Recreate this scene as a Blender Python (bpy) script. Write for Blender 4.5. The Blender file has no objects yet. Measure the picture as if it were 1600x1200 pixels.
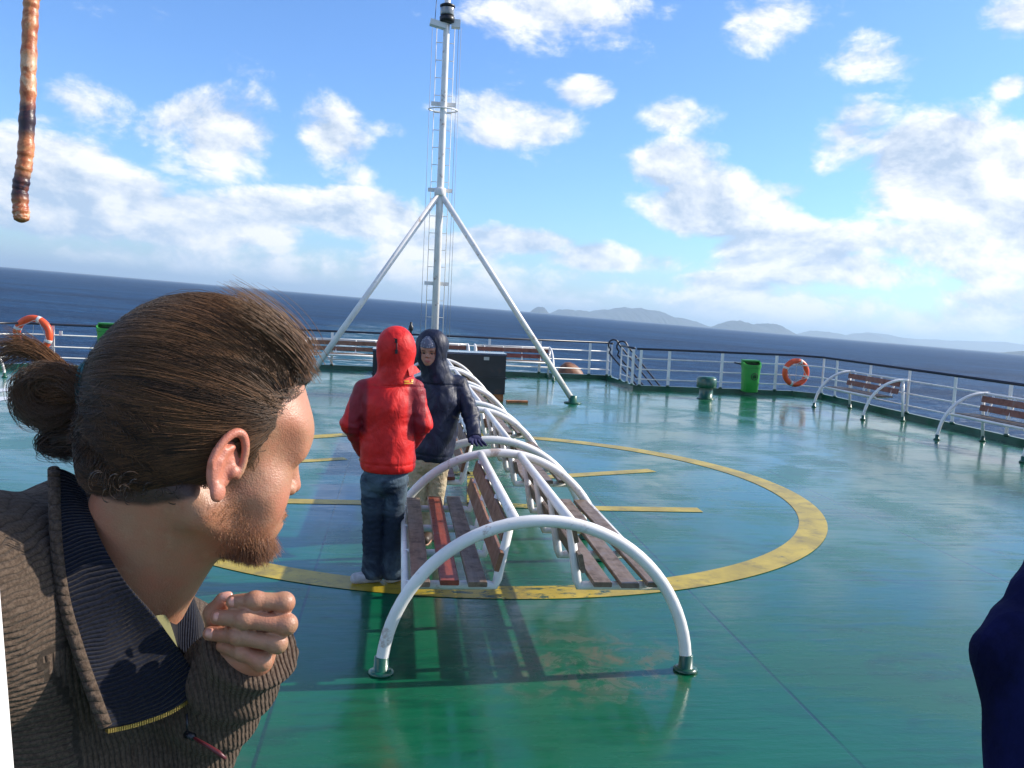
import bpy, math, random
import numpy as np
from mathutils import Vector, Matrix

random.seed(7); RNG = np.random.default_rng(11)
scene = bpy.context.scene
COL = scene.collection
rad = math.radians

# ---------------------------------------------------------------- camera
CAM_H = 1.82
F_PX = 1333.22
CR = Vector((0.99049341, -0.12905064, 0.04763122))
CU = Vector((-0.03503378, 0.09818595, 0.99455123))
CD = Vector((0.13302419, 0.98676515, -0.09273141))
CP = Vector((0, 0, CAM_H))
cam_d = bpy.data.cameras.new('camera'); cam = bpy.data.objects.new('camera', cam_d); COL.objects.link(cam)
cam_d.sensor_width = 36; cam_d.sensor_fit = 'HORIZONTAL'; cam_d.lens = F_PX / 1600 * 36
cam_d.clip_start = 0.05; cam_d.clip_end = 200000
M = Matrix((CR, CU, -CD)).transposed().to_4x4(); M.translation = CP
cam.matrix_world = M
scene.camera = cam

def ray(px, py):
    return (CD * F_PX + CR * (px - 800) - CU * (py - 600)) / F_PX
def at_depth(px, py, d):            # a point of the place seen at photo pixel px,py at depth d metres
    return CP + ray(px, py) * d
def at_y(px, py, Y):
    v = ray(px, py); return CP + v * (Y / v.y)
def at_z(px, py, z=0.0):
    v = ray(px, py); return CP + v * ((z - CAM_H) / v.z)

# ---------------------------------------------------------------- sun, sky, exposure
SEA_N = Vector((0.0379724, 0.0016382, 0.9992775)).normalized()   # the ship rolls a little: sea level is tilted to the deck
SUN_AZ = Vector((1.0, 0.12, 0)).normalized(); SUN_EL = rad(31)
SUN_DIR = Vector((SUN_AZ.x * math.cos(SUN_EL), SUN_AZ.y * math.cos(SUN_EL), math.sin(SUN_EL)))
sl = bpy.data.lights.new('sun', 'SUN'); so = bpy.data.objects.new('sun', sl); COL.objects.link(so)
sl.energy = 4.5; sl.angle = rad(0.6); sl.color = (1.0, 0.93, 0.83)
so.rotation_euler = (-SUN_DIR).to_track_quat('-Z', 'Y').to_euler()
so.location = (10, 0, 20)
scene.view_settings.view_transform = 'Standard'; scene.view_settings.look = 'None'
scene.view_settings.gamma = 1; scene.view_settings.exposure = 0.55
scene.cycles.use_denoising = True
scene.cycles.max_bounces = 6; scene.cycles.volume_bounces = 0
scene.cycles.sample_clamp_indirect = 6

class NT:
    """small helper to write node trees as expressions"""
    def __init__(s, nt): s.nt = nt; s.n = nt.nodes; s.l = nt.links
    def node(s, t, **kw):
        n = s.n.new(t)
        for k, v in kw.items(): setattr(n, k, v)
        return n
    def put(s, sock, v):
        if isinstance(v, bpy.types.NodeSocket): s.l.new(v, sock)
        elif v is not None:
            try: sock.default_value = v
            except Exception: sock.default_value = (v[0], v[1], v[2], 1) if hasattr(v, '__len__') else (v, v, v, 1)
    def m(s, op, a, b=None, c=None, clamp=False):
        n = s.node('ShaderNodeMath', operation=op, use_clamp=clamp)
        s.put(n.inputs[0], a)
        if b is not None: s.put(n.inputs[1], b)
        if c is not None: s.put(n.inputs[2], c)
        return n.outputs[0]
    def vm(s, op, a, b=None, out=0):
        n = s.node('ShaderNodeVectorMath', operation=op)
        s.put(n.inputs[0], a)
        if b is not None: s.put(n.inputs[1], b)
        return n.outputs[out]
    def dot(s, a, b): return s.vm('DOT_PRODUCT', a, b, 1)
    def smooth(s, x, a, b, c=0.0, d=1.0):
        n = s.node('ShaderNodeMapRange', interpolation_type='SMOOTHSTEP')
        for i, v in enumerate((x, a, b, c, d)): s.put(n.inputs[i], v)
        return n.outputs[0]
    def lin(s, x, a, b, c=0.0, d=1.0):
        n = s.node('ShaderNodeMapRange')
        for i, v in enumerate((x, a, b, c, d)): s.put(n.inputs[i], v)
        return n.outputs[0]
    def mix(s, f, a, b):
        n = s.node('ShaderNodeMix', data_type='RGBA')
        s.put(n.inputs[0], f); s.put(n.inputs[6], a if isinstance(a, bpy.types.NodeSocket) else (*a[:3], 1)); s.put(n.inputs[7], b if isinstance(b, bpy.types.NodeSocket) else (*b[:3], 1))
        return n.outputs[2]
    def noise(s, vec, scale, detail=4, rough=.5, dist=0.0, out=0, lac=2.0):
        n = s.node('ShaderNodeTexNoise')
        s.put(n.inputs['Vector'], vec); n.inputs['Scale'].default_value = scale; n.inputs['Detail'].default_value = detail
        n.inputs['Roughness'].default_value = rough; n.inputs['Distortion'].default_value = dist; n.inputs['Lacunarity'].default_value = lac
        return n.outputs[out]
    def vor(s, vec, scale, feature='F1', out=0):
        n = s.node('ShaderNodeTexVoronoi', feature=feature); s.put(n.inputs['Vector'], vec); n.inputs['Scale'].default_value = scale
        return n.outputs[out]
    def map(s, vec, scale=(1, 1, 1), loc=(0, 0, 0), rot=(0, 0, 0)):
        n = s.node('ShaderNodeMapping'); s.put(n.inputs[0], vec)
        n.inputs['Location'].default_value = loc; n.inputs['Rotation'].default_value = rot; n.inputs['Scale'].default_value = scale
        return n.outputs[0]
    def comb(s, x, y, z):
        n = s.node('ShaderNodeCombineXYZ'); s.put(n.inputs[0], x); s.put(n.inputs[1], y); s.put(n.inputs[2], z); return n.outputs[0]
    def sep(s, v):
        n = s.node('ShaderNodeSeparateXYZ'); s.put(n.inputs[0], v); return n.outputs
    def bump(s, h, strength=.3, dist=.01, normal=None):
        n = s.node('ShaderNodeBump'); s.put(n.inputs['Height'], h); n.inputs['Strength'].default_value = strength; n.inputs['Distance'].default_value = dist
        if normal is not None: s.l.new(normal, n.inputs['Normal'])
        return n.outputs[0]

def grav_frame():
    z = SEA_N; y = (Vector((0, 1, 0)) - z * z.y).normalized(); x = y.cross(z).normalized(); return x, y, z
GX, GY, GZ = grav_frame()
def azel(px, py):
    v = ray(px, py).normalized(); x, y, z = v.dot(GX), v.dot(GY), v.dot(GZ)
    return math.atan2(x, y), math.asin(z)

def build_world():
    w = bpy.data.worlds.new('World'); scene.world = w; w.use_nodes = True
    t = NT(w.node_tree); t.n.clear()
    out = t.node('ShaderNodeOutputWorld'); bg = t.node('ShaderNodeBackground'); t.l.new(bg.outputs[0], out.inputs[0])
    tc = t.node('ShaderNodeTexCoord').outputs['Generated']
    X, Y, Z = t.dot(tc, tuple(GX)), t.dot(tc, tuple(GY)), t.dot(tc, tuple(GZ))
    sky = t.node('ShaderNodeTexSky', sky_type='NISHITA'); sky.sun_disc = False
    sky.sun_elevation = SUN_EL; sky.sun_rotation = math.atan2(SUN_DIR.x, SUN_DIR.y)
    sky.altitude = 10; sky.air_density = 1.0; sky.dust_density = 0.6; sky.ozone_density = 2.2
    Zc = t.m('MAXIMUM', Z, 0.004)
    t.l.new(t.comb(X, Y, Zc), sky.inputs[0])
    az = t.m('ARCTAN2', X, Y); el = t.m('ARCSINE', Z)
    # cumulus: (photo x, y, half width, half height in px, strength)
    blobs = [(860, 15, 190, 70, 1.0), (960, 55, 90, 30, .6), (1230, 30, 130, 60, 1.0), (1350, 85, 90, 50, 1.0), (830, 200, 140, 50, 1.05), (760, 165, 60, 30, .7),
             (915, 150, 65, 32, .95), (1045, 180, 80, 42, 1.0), (1040, 260, 90, 60, 1.1), (1110, 325, 130, 60, 1.35), (1230, 395, 140, 60, 1.35), (1330, 215, 75, 75, .9),
             (1470, 275, 125, 85, 1.4), (1570, 300, 110, 100, 1.3), (1450, 390, 170, 55, 1.15), (345, 215, 105, 62, 1.15), (520, 215, 68, 66, 1.1), (545, 270, 85, 35, .8),
             (30, 270, 120, 62, 1.45), (140, 305, 120, 42, 1.35), (270, 345, 190, 40, 1.3), (60, 345, 150, 30, 1.2), (400, 355, 100, 32, 1.2), (560, 335, 120, 42, 1.5), (430, 330, 90, 34, 1.3), (690, 385, 120, 30, 1.35), (130, 160, 90, 45, .75), (610, 205, 90, 22, .7), (1585, 20, 60, 40, .8),
             (1580, 135, 30, 25, .8), (800, 378, 130, 26, 1.25), (960, 405, 150, 28, 1.3), (1330, 420, 160, 40, 1.2), (1130, 440, 120, 22, 1.1), (60, 185, 60, 30, .7), (660, 350, 90, 30, 1.0), (370, 100, 70, 20, .45), (180, 20, 90, 40, .5), (1235, 300, 50, 22, .8)]
    f = None
    for px, py, w_, h_, s_ in blobs:
        a, e = azel(px, py)
        da = t.m('DIVIDE', t.m('SUBTRACT', az, a), w_ / F_PX * 1.0)
        de = t.m('DIVIDE', t.m('SUBTRACT', el, e), h_ / F_PX * 1.0)
        q = t.m('ADD', t.m('MULTIPLY', da, da), t.m('MULTIPLY', de, de))
        g = t.m('MULTIPLY', t.m('POWER', 2.718, t.m('MULTIPLY', q, -.8)), s_)
        f = g if f is None else t.m('MAXIMUM', f, g)
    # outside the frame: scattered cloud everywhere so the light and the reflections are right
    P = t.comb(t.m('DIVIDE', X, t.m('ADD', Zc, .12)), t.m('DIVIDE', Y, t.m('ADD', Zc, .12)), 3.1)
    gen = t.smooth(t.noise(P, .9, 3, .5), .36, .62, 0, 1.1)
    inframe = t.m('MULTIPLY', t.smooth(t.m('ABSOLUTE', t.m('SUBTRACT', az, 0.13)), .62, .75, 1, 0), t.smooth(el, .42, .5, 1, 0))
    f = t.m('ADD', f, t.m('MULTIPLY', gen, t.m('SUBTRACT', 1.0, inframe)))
    # low bank near the horizon
    bank = t.m('MULTIPLY', t.smooth(el, .03, .15, .72, 0), t.smooth(el, .0, .012, .35, 1))
    f = t.m('MAXIMUM', f, t.m('MULTIPLY', bank, t.smooth(az, -.6, .45, .9, 1.1)))
    V = t.comb(X, Y, t.m('MULTIPLY', Z, 1.7))
    def nz(off):
        v = t.vm('ADD', V, off)
        a = t.noise(v, 6.0, 9, .62, .25); b = t.noise(v, 24, 6, .65, .3)
        return t.m('ADD', t.m('MULTIPLY', a, .8), t.m('MULTIPLY', b, .2))
    n1 = nz((0, 0, 0)); n2 = nz((SUN_DIR.x * .018, SUN_DIR.y * .018, .03))
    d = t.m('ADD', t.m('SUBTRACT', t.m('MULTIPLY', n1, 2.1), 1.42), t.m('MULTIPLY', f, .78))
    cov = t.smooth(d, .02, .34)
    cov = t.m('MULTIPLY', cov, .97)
    lit = t.m('ADD', t.m('MULTIPLY', t.m('SUBTRACT', n1, n2), 6.0), .60, clamp=True)
    thick = t.smooth(d, .35, .95)
    lit2 = t.m('SUBTRACT', lit, t.m('MULTIPLY', thick, .18), clamp=True)
    low = t.smooth(el, .0, .16, 1, 0)
    shade = t.mix(low, (3.7, 4.6, 5.9), (3.7, 4.9, 6.6))
    cloud = t.mix(lit2, shade, (8.1, 8.1, 8.2))
    skyc = t.vm('MULTIPLY', sky.outputs[0], (.80, 1.12, 1.58))
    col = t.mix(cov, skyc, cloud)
    haze_c = t.smooth(el, -.01, .05, .35, 0)
    col = t.mix(haze_c, col, (5.6, 7.2, 9.0))
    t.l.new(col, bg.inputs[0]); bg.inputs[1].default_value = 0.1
build_world()

# ---------------------------------------------------------------- materials
def mat(name, base=(.5, .5, .5), rough=.5, metal=0.0, spec=.5, coat=0.0, coat_rough=.1, var=0.0, var_scale=8, bump=0.0, bump_scale=40, bump_dist=.004, sss=0.0, fn=None, dirt=None, dirt_amt=.0, dirt_scale=6):
    m = bpy.data.materials.new(name); m.use_nodes = True
    t = NT(m.node_tree); b = t.n['Principled BSDF']
    tc = t.node('ShaderNodeTexCoord').outputs['Object']
    c = (*base, 1); b.inputs['Base Color'].default_value = c
    b.inputs['Roughness'].default_value = rough; b.inputs['Metallic'].default_value = metal
    b.inputs['Specular IOR Level'].default_value = spec
    b.inputs['Coat Weight'].default_value = coat; b.inputs['Coat Roughness'].default_value = coat_rough
    if sss:
        b.inputs['Subsurface Weight'].default_value = sss; b.inputs['Subsurface Radius'].default_value = (1, .35, .2); b.inputs['Subsurface Scale'].default_value = .008
    if var or dirt:
        n = t.noise(tc, var_scale, 5, .6)
        lo = tuple(x * (1 - var) for x in base); hi = tuple(min(1, x * (1 + var)) for x in base)
        colr = t.mix(t.smooth(n, .3, .7), lo, hi)
        if dirt:
            k = t.m('MULTIPLY', t.smooth(t.noise(tc, dirt_scale, 8, .75), .56, .66), dirt_amt)
            colr = t.mix(k, colr, dirt)
        t.l.new(colr, b.inputs['Base Color'])
    if bump:
        t.l.new(t.bump(t.noise(tc, bump_scale, 4, .6), bump, bump_dist), b.inputs['Normal'])
    if fn: fn(t, b, tc)
    return m

MT = {}
MT['white'] = mat('white_paint', (.80, .77, .73), .38, var=.06, var_scale=5, dirt=(.28, .14, .06), dirt_amt=.6, dirt_scale=7, bump=.15, bump_scale=60, bump_dist=.001, coat=.2)
MT['whiterail'] = mat('white_rail_paint', (.80, .78, .74), .4, var=.05, dirt=(.32, .17, .08), dirt_amt=.35, dirt_scale=4)
MT['blackrail'] = mat('dark_rail_paint', (.012, .015, .03), .35)
MT['dkgreen'] = mat('dark_green_paint', (.004, .075, .04), .3, coat=.4, var=.3, var_scale=3)
MT['ventgreen'] = mat('vent_green_paint', (.003, .075, .036), .3, coat=.5, var=.2)
MT['bingreen'] = mat('bin_green_plastic', (.035, .30, .045), .38, var=.08)
MT['buoy'] = mat('buoy_orange', (.72, .085, .02), .42, var=.12)
MT['band'] = mat('reflective_band', (.62, .62, .6), .3)
MT['rope_w'] = mat('white_line', (.6, .58, .52), .7)
MT['black'] = mat('black_steel', (.012, .013, .018), .35, var=.4, var_scale=3, dirt=(.12, .03, .012), dirt_amt=.35, dirt_scale=3, bump=.2, bump_scale=20)
MT['rust'] = mat('rust_orange', (.38, .13, .04), .7, var=.4, var_scale=9, bump=.3)
MT['rustvent'] = mat('rust_vent', (.22, .09, .04), .55, var=.5, var_scale=4, bump=.3, bump_scale=12)
MT['lamp_glass'] = mat('lantern_glass', (.25, .25, .24), .08, coat=1)
MT['cable'] = mat('cable_grey', (.4, .42, .45), .5)
MT['dark'] = mat('dark_plastic', (.01, .01, .012), .4)
MT['plate'] = mat('grey_plate', (.4, .42, .4), .5)

def wood(name, c1, c2, gloss=.5):
    def fn(t, b, tc):
        g = t.noise(t.map(tc, (14, 1.1, 30)), 3.0, 6, .65, .6)
        sp = t.noise(tc, 11, 5, .7)
        c = t.mix(t.smooth(g, .3, .7), c1, c2)
        c = t.mix(t.m('MULTIPLY', t.smooth(sp, .5, .68), .75), c, tuple(x * .35 for x in c1))
        c = t.mix(t.m('MULTIPLY', t.smooth(t.noise(t.vm('ADD', tc, (4, 2, 7)), 5, 4, .6), .55, .72), .5), c, (.22, .17, .14))
        t.l.new(c, b.inputs['Base Color'])
        t.l.new(t.lin(sp, .3, .7, gloss * .6, gloss * 1.3), b.inputs['Roughness'])
        t.l.new(t.bump(g, .35, .002), b.inputs['Normal'])
    return mat(name, c1, gloss, fn=fn)
MT['wood'] = wood('weathered_brown_board', (.125, .080, .050), (.22, .155, .105))
MT['woodred'] = wood('orange_red_board', (.30, .055, .025), (.17, .045, .03), .4)
MT['woodrust'] = wood('reddish_brown_board', (.27, .085, .045), (.18, .055, .03), .5)
MT['woodbrown'] = wood('light_brown_board', (.26, .12, .06), (.17, .075, .04), .5)

def deck_fn(t, b, tc):
    X, Y, _ = t.sep(tc)
    big = t.noise(tc, .35, 4, .55)
    med = t.noise(t.map(tc, (1, .45, 1)), 2.2, 6, .65, .4)
    fine = t.noise(tc, 26, 5, .7)
    streak = t.noise(t.map(tc, (.8, 5.5, 1)), 2.4, 6, .6, .3)
    c = t.mix(t.smooth(big, .3, .7), (.0007, .078, .031), (.0016, .106, .046))
    c = t.mix(t.m('MULTIPLY', t.smooth(streak, .45, .75), .5), c, (.0007, .046, .026))
    # bluer colour on the far port side, plus a narrow blue strip
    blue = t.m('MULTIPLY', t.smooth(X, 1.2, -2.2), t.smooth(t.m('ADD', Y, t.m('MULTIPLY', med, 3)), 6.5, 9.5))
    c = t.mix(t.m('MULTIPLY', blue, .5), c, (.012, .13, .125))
    strip = t.m('MULTIPLY', t.smooth(t.m('ABSOLUTE', t.m('ADD', X, .52)), .16, .26, 1, 0), t.smooth(t.m('ADD', Y, t.m('MULTIPLY', med, 2)), 7, 8.3))
    c = t.mix(t.m('MULTIPLY', strip, .6), c, (.010, .075, .17))
    # worn, rusty scuff in front of the first bench
    dx = t.m('DIVIDE', t.m('SUBTRACT', X, 1.0), .75); dy = t.m('DIVIDE', t.m('SUBTRACT', Y, 4.15), .55)
    r = t.m('SQRT', t.m('ADD', t.m('MULTIPLY', dx, dx), t.m('MULTIPLY', dy, dy)))
    wear = t.m('MULTIPLY', t.smooth(r, .2, 1.15, 1, 0), t.smooth(t.noise(tc, 7, 9, .78, .5), .44, .62))
    c = t.mix(t.m('MULTIPLY', wear, .85), c, (.11, .095, .060))
    # blackish broken blotches under the benches
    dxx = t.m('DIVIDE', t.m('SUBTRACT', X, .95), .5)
    blotch = t.m('MULTIPLY', t.smooth(t.m('MULTIPLY', dxx, dxx), .3, 1.2, 1, 0), t.smooth(t.noise(t.map(tc, (1, 2.6, 1)), 4, 8, .75), .55, .68))
    blotch = t.m('MULTIPLY', blotch, t.smooth(Y, 4.4, 4.9))
    c = t.mix(t.m('MULTIPLY', blotch, .8), c, (.012, .02, .018))
    grime = t.m('MULTIPLY', t.smooth(t.noise(t.map(tc, (1, 1.8, 1)), 1.1, 8, .72, .8), .52, .66), .45)
    c = t.mix(grime, c, (.004, .030, .022))
    rs = t.m('MULTIPLY', t.smooth(t.noise(t.vm('ADD', tc, (7, 3, 0)), 5, 8, .8), .66, .71), .7)
    c = t.mix(rs, c, (.10, .055, .025))
    spk = t.smooth(t.noise(tc, 55, 3, .6), .70, .76)
    c = t.mix(t.m('MULTIPLY', spk, .35), c, (.20, .28, .25))
    # plate seams
    sx = t.m('ABSOLUTE', t.m('SUBTRACT', t.m('FRACT', t.m('ADD', t.m('DIVIDE', t.m('SUBTRACT', X, 1.95), 2.45), .5)), .5))
    sy = t.m('ABSOLUTE', t.m('SUBTRACT', t.m('FRACT', t.m('ADD', t.m('DIVIDE', t.m('SUBTRACT', Y, 5.49), 6.05), .5)), .5))
    wob = t.m('MULTIPLY', t.m('SUBTRACT', med, .5), .0016)
    lx = t.smooth(t.m('ADD', sx, wob), .0018, .0048, 1, 0); ly = t.smooth(t.m('ADD', sy, wob), .0007, .0019, 1, 0)
    seam = t.m('MAXIMUM', lx, t.m('MULTIPLY', ly, t.smooth(t.noise(tc, .8, 3), .42, .55)))
    seam = t.m('MULTIPLY', seam, t.smooth(t.noise(tc, 1.7, 5, .6), .30, .55, .25, 1))
    c = t.mix(t.m('MULTIPLY', seam, .92), c, (.003, .03, .026))
    t.l.new(c, b.inputs['Base Color'])
    wet = t.smooth(t.m('ADD', t.m('MULTIPLY', t.noise(tc, .9, 6, .6, .6), .7), t.m('MULTIPLY', streak, .4)), .46, .62)
    b.inputs['Coat Weight'].default_value = 1.0; b.inputs['Specular IOR Level'].default_value = .12
    t.l.new(t.m('ADD', t.lin(wet, 0, 1, .28, .075), t.m('MULTIPLY', wear, .3)), b.inputs['Coat Roughness'])
    t.l.new(t.lin(wet, 0, 1, .62, .4), b.inputs['Roughness'])
    b.inputs['Coat IOR'].default_value = 1.36
    h = t.m('ADD', t.m('MULTIPLY', fine, .25), t.m('ADD', t.m('MULTIPLY', streak, .9), t.m('MULTIPLY', t.noise(t.map(tc, (1, 3, 1)), 9, 5, .6), .45)))
    h = t.m('SUBTRACT', h, t.m('MULTIPLY', seam, .2))
    nb = t.bump(h, .5, .006)
    t.l.new(nb, b.inputs['Normal'])
    t.l.new(t.bump(h, .32, .0045), b.inputs['Coat Normal'])
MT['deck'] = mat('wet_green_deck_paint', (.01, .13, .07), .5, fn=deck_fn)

def mark_fn(col, lo, hi):
    def fn(t, b, tc):
        n = t.noise(t.map(tc, (1, 2.2, 1)), 7, 9, .78, .6)
        X, Y, _ = t.sep(tc)
        dxx = t.m('DIVIDE', t.m('SUBTRACT', X, .75), .75)
        w = t.smooth(t.m('MULTIPLY', dxx, dxx), .2, 2.0, 0.085, 0)
        k = t.smooth(t.m('ADD', n, w), lo, hi)
        c = t.mix(t.smooth(t.noise(tc, 3, 5, .6), .3, .7), col, tuple(x * .62 for x in col))
        c = t.mix(t.m('MULTIPLY', t.smooth(t.noise(t.vm('ADD', tc, (3, 1, 0)), 4, 6, .7), .5, .65), .45), c, (.09, .07, .025))
        c = t.mix(k, c, (.006, .055, .035))
        t.l.new(c, b.inputs['Base Color'])
        b.inputs['Coat Weight'].default_value = .3; b.inputs['Coat Roughness'].default_value = .2; b.inputs['Specular IOR Level'].default_value = .25
        t.l.new(t.bump(t.noise(tc, 30, 4, .6), .4, .004), b.inputs['Normal'])
    return fn
MT['yellow'] = mat('worn_yellow_deck_paint', (.42, .32, .05), .5, fn=mark_fn((.50, .36, .025), .60, .66))
MT['yellowworn'] = mat('flaking_yellow_deck_paint', (.42, .32, .05), .5, fn=mark_fn((.50, .38, .02), .575, .62))
MT['markwhite'] = mat('white_deck_paint', (.6, .62, .65), .4, var=.1)

# ---------------------------------------------------------------- mesh helpers
def new_mesh(name, V, Fc, m=None, parent=None, smooth=True, loc=None):
    me = bpy.data.meshes.new(name)
    me.from_pydata([tuple(map(float, v)) for v in V] if not isinstance(V, np.ndarray) else V.tolist(), [], Fc if not isinstance(Fc, np.ndarray) else Fc.tolist())
    me.update()
    if smooth: me.shade_smooth()
    o = bpy.data.objects.new(name, me); COL.objects.link(o)
    if m: me.materials.append(m)
    if parent: o.parent = parent
    if loc is not None: o.location = loc
    return o

class MB:
    def __init__(s): s.v = []; s.f = []; s.sm = []
    def add(s, V, F, smooth=True):
        k = len(s.v); s.v += [tuple(v) for v in V]; s.f += [tuple(i + k for i in f) for f in F]; s.sm += [smooth] * len(F); return s
    def box(s, c, d, R=None):
        hx, hy, hz = d[0] / 2, d[1] / 2, d[2] / 2
        V = [Vector((x, y, z)) for x in (-hx, hx) for y in (-hy, hy) for z in (-hz, hz)]
        if R is not None: V = [R @ v for v in V]
        V = [v + Vector(c) for v in V]
        return s.add(V, [(0, 1, 3, 2), (4, 6, 7, 5), (0, 4, 5, 1), (2, 3, 7, 6), (0, 2, 6, 4), (1, 5, 7, 3)], False)
    def board(s, a, b, w, th, nrm, bev=.004):
        """a plank from a to b: width w, thickness th along nrm, slightly chamfered"""
        a = Vector(a); b = Vector(b); t = (b - a).normalized(); n = (Vector(nrm) - t * t.dot(Vector(nrm))).normalized(); u = t.cross(n)
        prof = [(-w/2+bev, -th/2), (w/2-bev, -th/2), (w/2, -th/2+bev), (w/2, th/2-bev), (w/2-bev, th/2), (-w/2+bev, th/2), (-w/2, th/2-bev), (-w/2, -th/2+bev)]
        V = [p + u * x + n * y for p in (a, b) for x, y in prof]
        k = 8; F = [(i, (i + 1) % k, k + (i + 1) % k, k + i) for i in range(k)] + [tuple(range(k))[::-1], tuple(range(k, 2 * k))]
        return s.add(V, F, False)
    def tube(s, pts, r, seg=12, cap=True, closed=False):
        P = [Vector(p) for p in pts]; n = len(P)
        rs = r if hasattr(r, '__len__') else [r] * n
        T = []
        for i in range(n):
            if closed: t = P[(i + 1) % n] - P[i - 1]
            else: t = P[min(i + 1, n - 1)] - P[max(i - 1, 0)]
            T.append(t.normalized())
        ref = Vector((0, 0, 1)) if abs(T[0].z) < .9 else Vector((0, 1, 0))
        u = T[0].cross(ref).normalized(); V = []
        for i in range(n):
            if i: 
                u = (u - T[i] * u.dot(T[i])); u.normalize()
            w = T[i].cross(u)
            for k in range(seg):
                a = 2 * math.pi * k / seg
                V.append(P[i] + (u * math.cos(a) + w * math.sin(a)) * rs[i])
        F = []
        for i in range(n if closed else n - 1):
            j = (i + 1) % n
            for k in range(seg):
                F.append((i * seg + k, i * seg + (k + 1) % seg, j * seg + (k + 1) % seg, j * seg + k))
        if cap and not closed: F += [tuple(range(seg))[::-1], tuple(range((n - 1) * seg, n * seg))]
        return s.add(V, F, True)
    def lathe(s, prof, c=(0, 0, 0), seg=24, R=None, sx=1, sy=1):
        V = []; n = len(prof)
        for r, z in prof:
            for k in range(seg):
                a = 2 * math.pi * k / seg; v = Vector((r * math.cos(a) * sx, r * math.sin(a) * sy, z))
                if R is not None: v = R @ v
                V.append(v + Vector(c))
        F = [(i * seg + k, i * seg + (k + 1) % seg, (i + 1) * seg + (k + 1) % seg, (i + 1) * seg + k) for i in range(n - 1) for k in range(seg)]
        F += [tuple(range(seg))[::-1], tuple(range((n - 1) * seg, n * seg))]
        return s.add(V, F, True)
    def build(s, name, m, parent=None, loc=None):
        o = new_mesh(name, s.v, s.f, m, parent, False, loc)
        o.data.polygons.foreach_set('use_smooth', s.sm)
        return o

def auto_edges(o, ang=40):
    me = o.data
    try: me.set_sharp_from_angle(angle=rad(ang))
    except Exception: pass
    return o

def tag(o, label=None, cat=None, group=None, kind=None):
    if label: o['label'] = label
    if cat: o['category'] = cat
    if group: o['group'] = group
    if kind: o['kind'] = kind
    return o
def thing(name, loc, label, cat, group=None, rot=(0, 0, 0)):
    o = bpy.data.objects.new(name, None); COL.objects.link(o); o.location = loc; o.rotation_euler = rot; o.empty_display_size = .2
    return tag(o, label, cat, group)
def copy_tree(o, parent=None):
    c = o.copy(); COL.objects.link(c)
    if parent: c.parent = parent
    for ch in list(o.children): copy_tree(ch, c)
    return c

CX = 0.77; HALF = 8.92; AFT = 21.5; NOTCH_Y = 18.9; NOTCH_X = 4.6; FWD = -14.0
XR, XL = CX + HALF, CX - HALF
outline = [(XL, FWD), (XR, FWD), (XR, NOTCH_Y - .5), (XR - .5, NOTCH_Y), (CX + NOTCH_X, NOTCH_Y), (CX + NOTCH_X, AFT), (CX - NOTCH_X, AFT), (CX - NOTCH_X, NOTCH_Y), (XL + .5, NOTCH_Y), (XL, NOTCH_Y - .5)]

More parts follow.
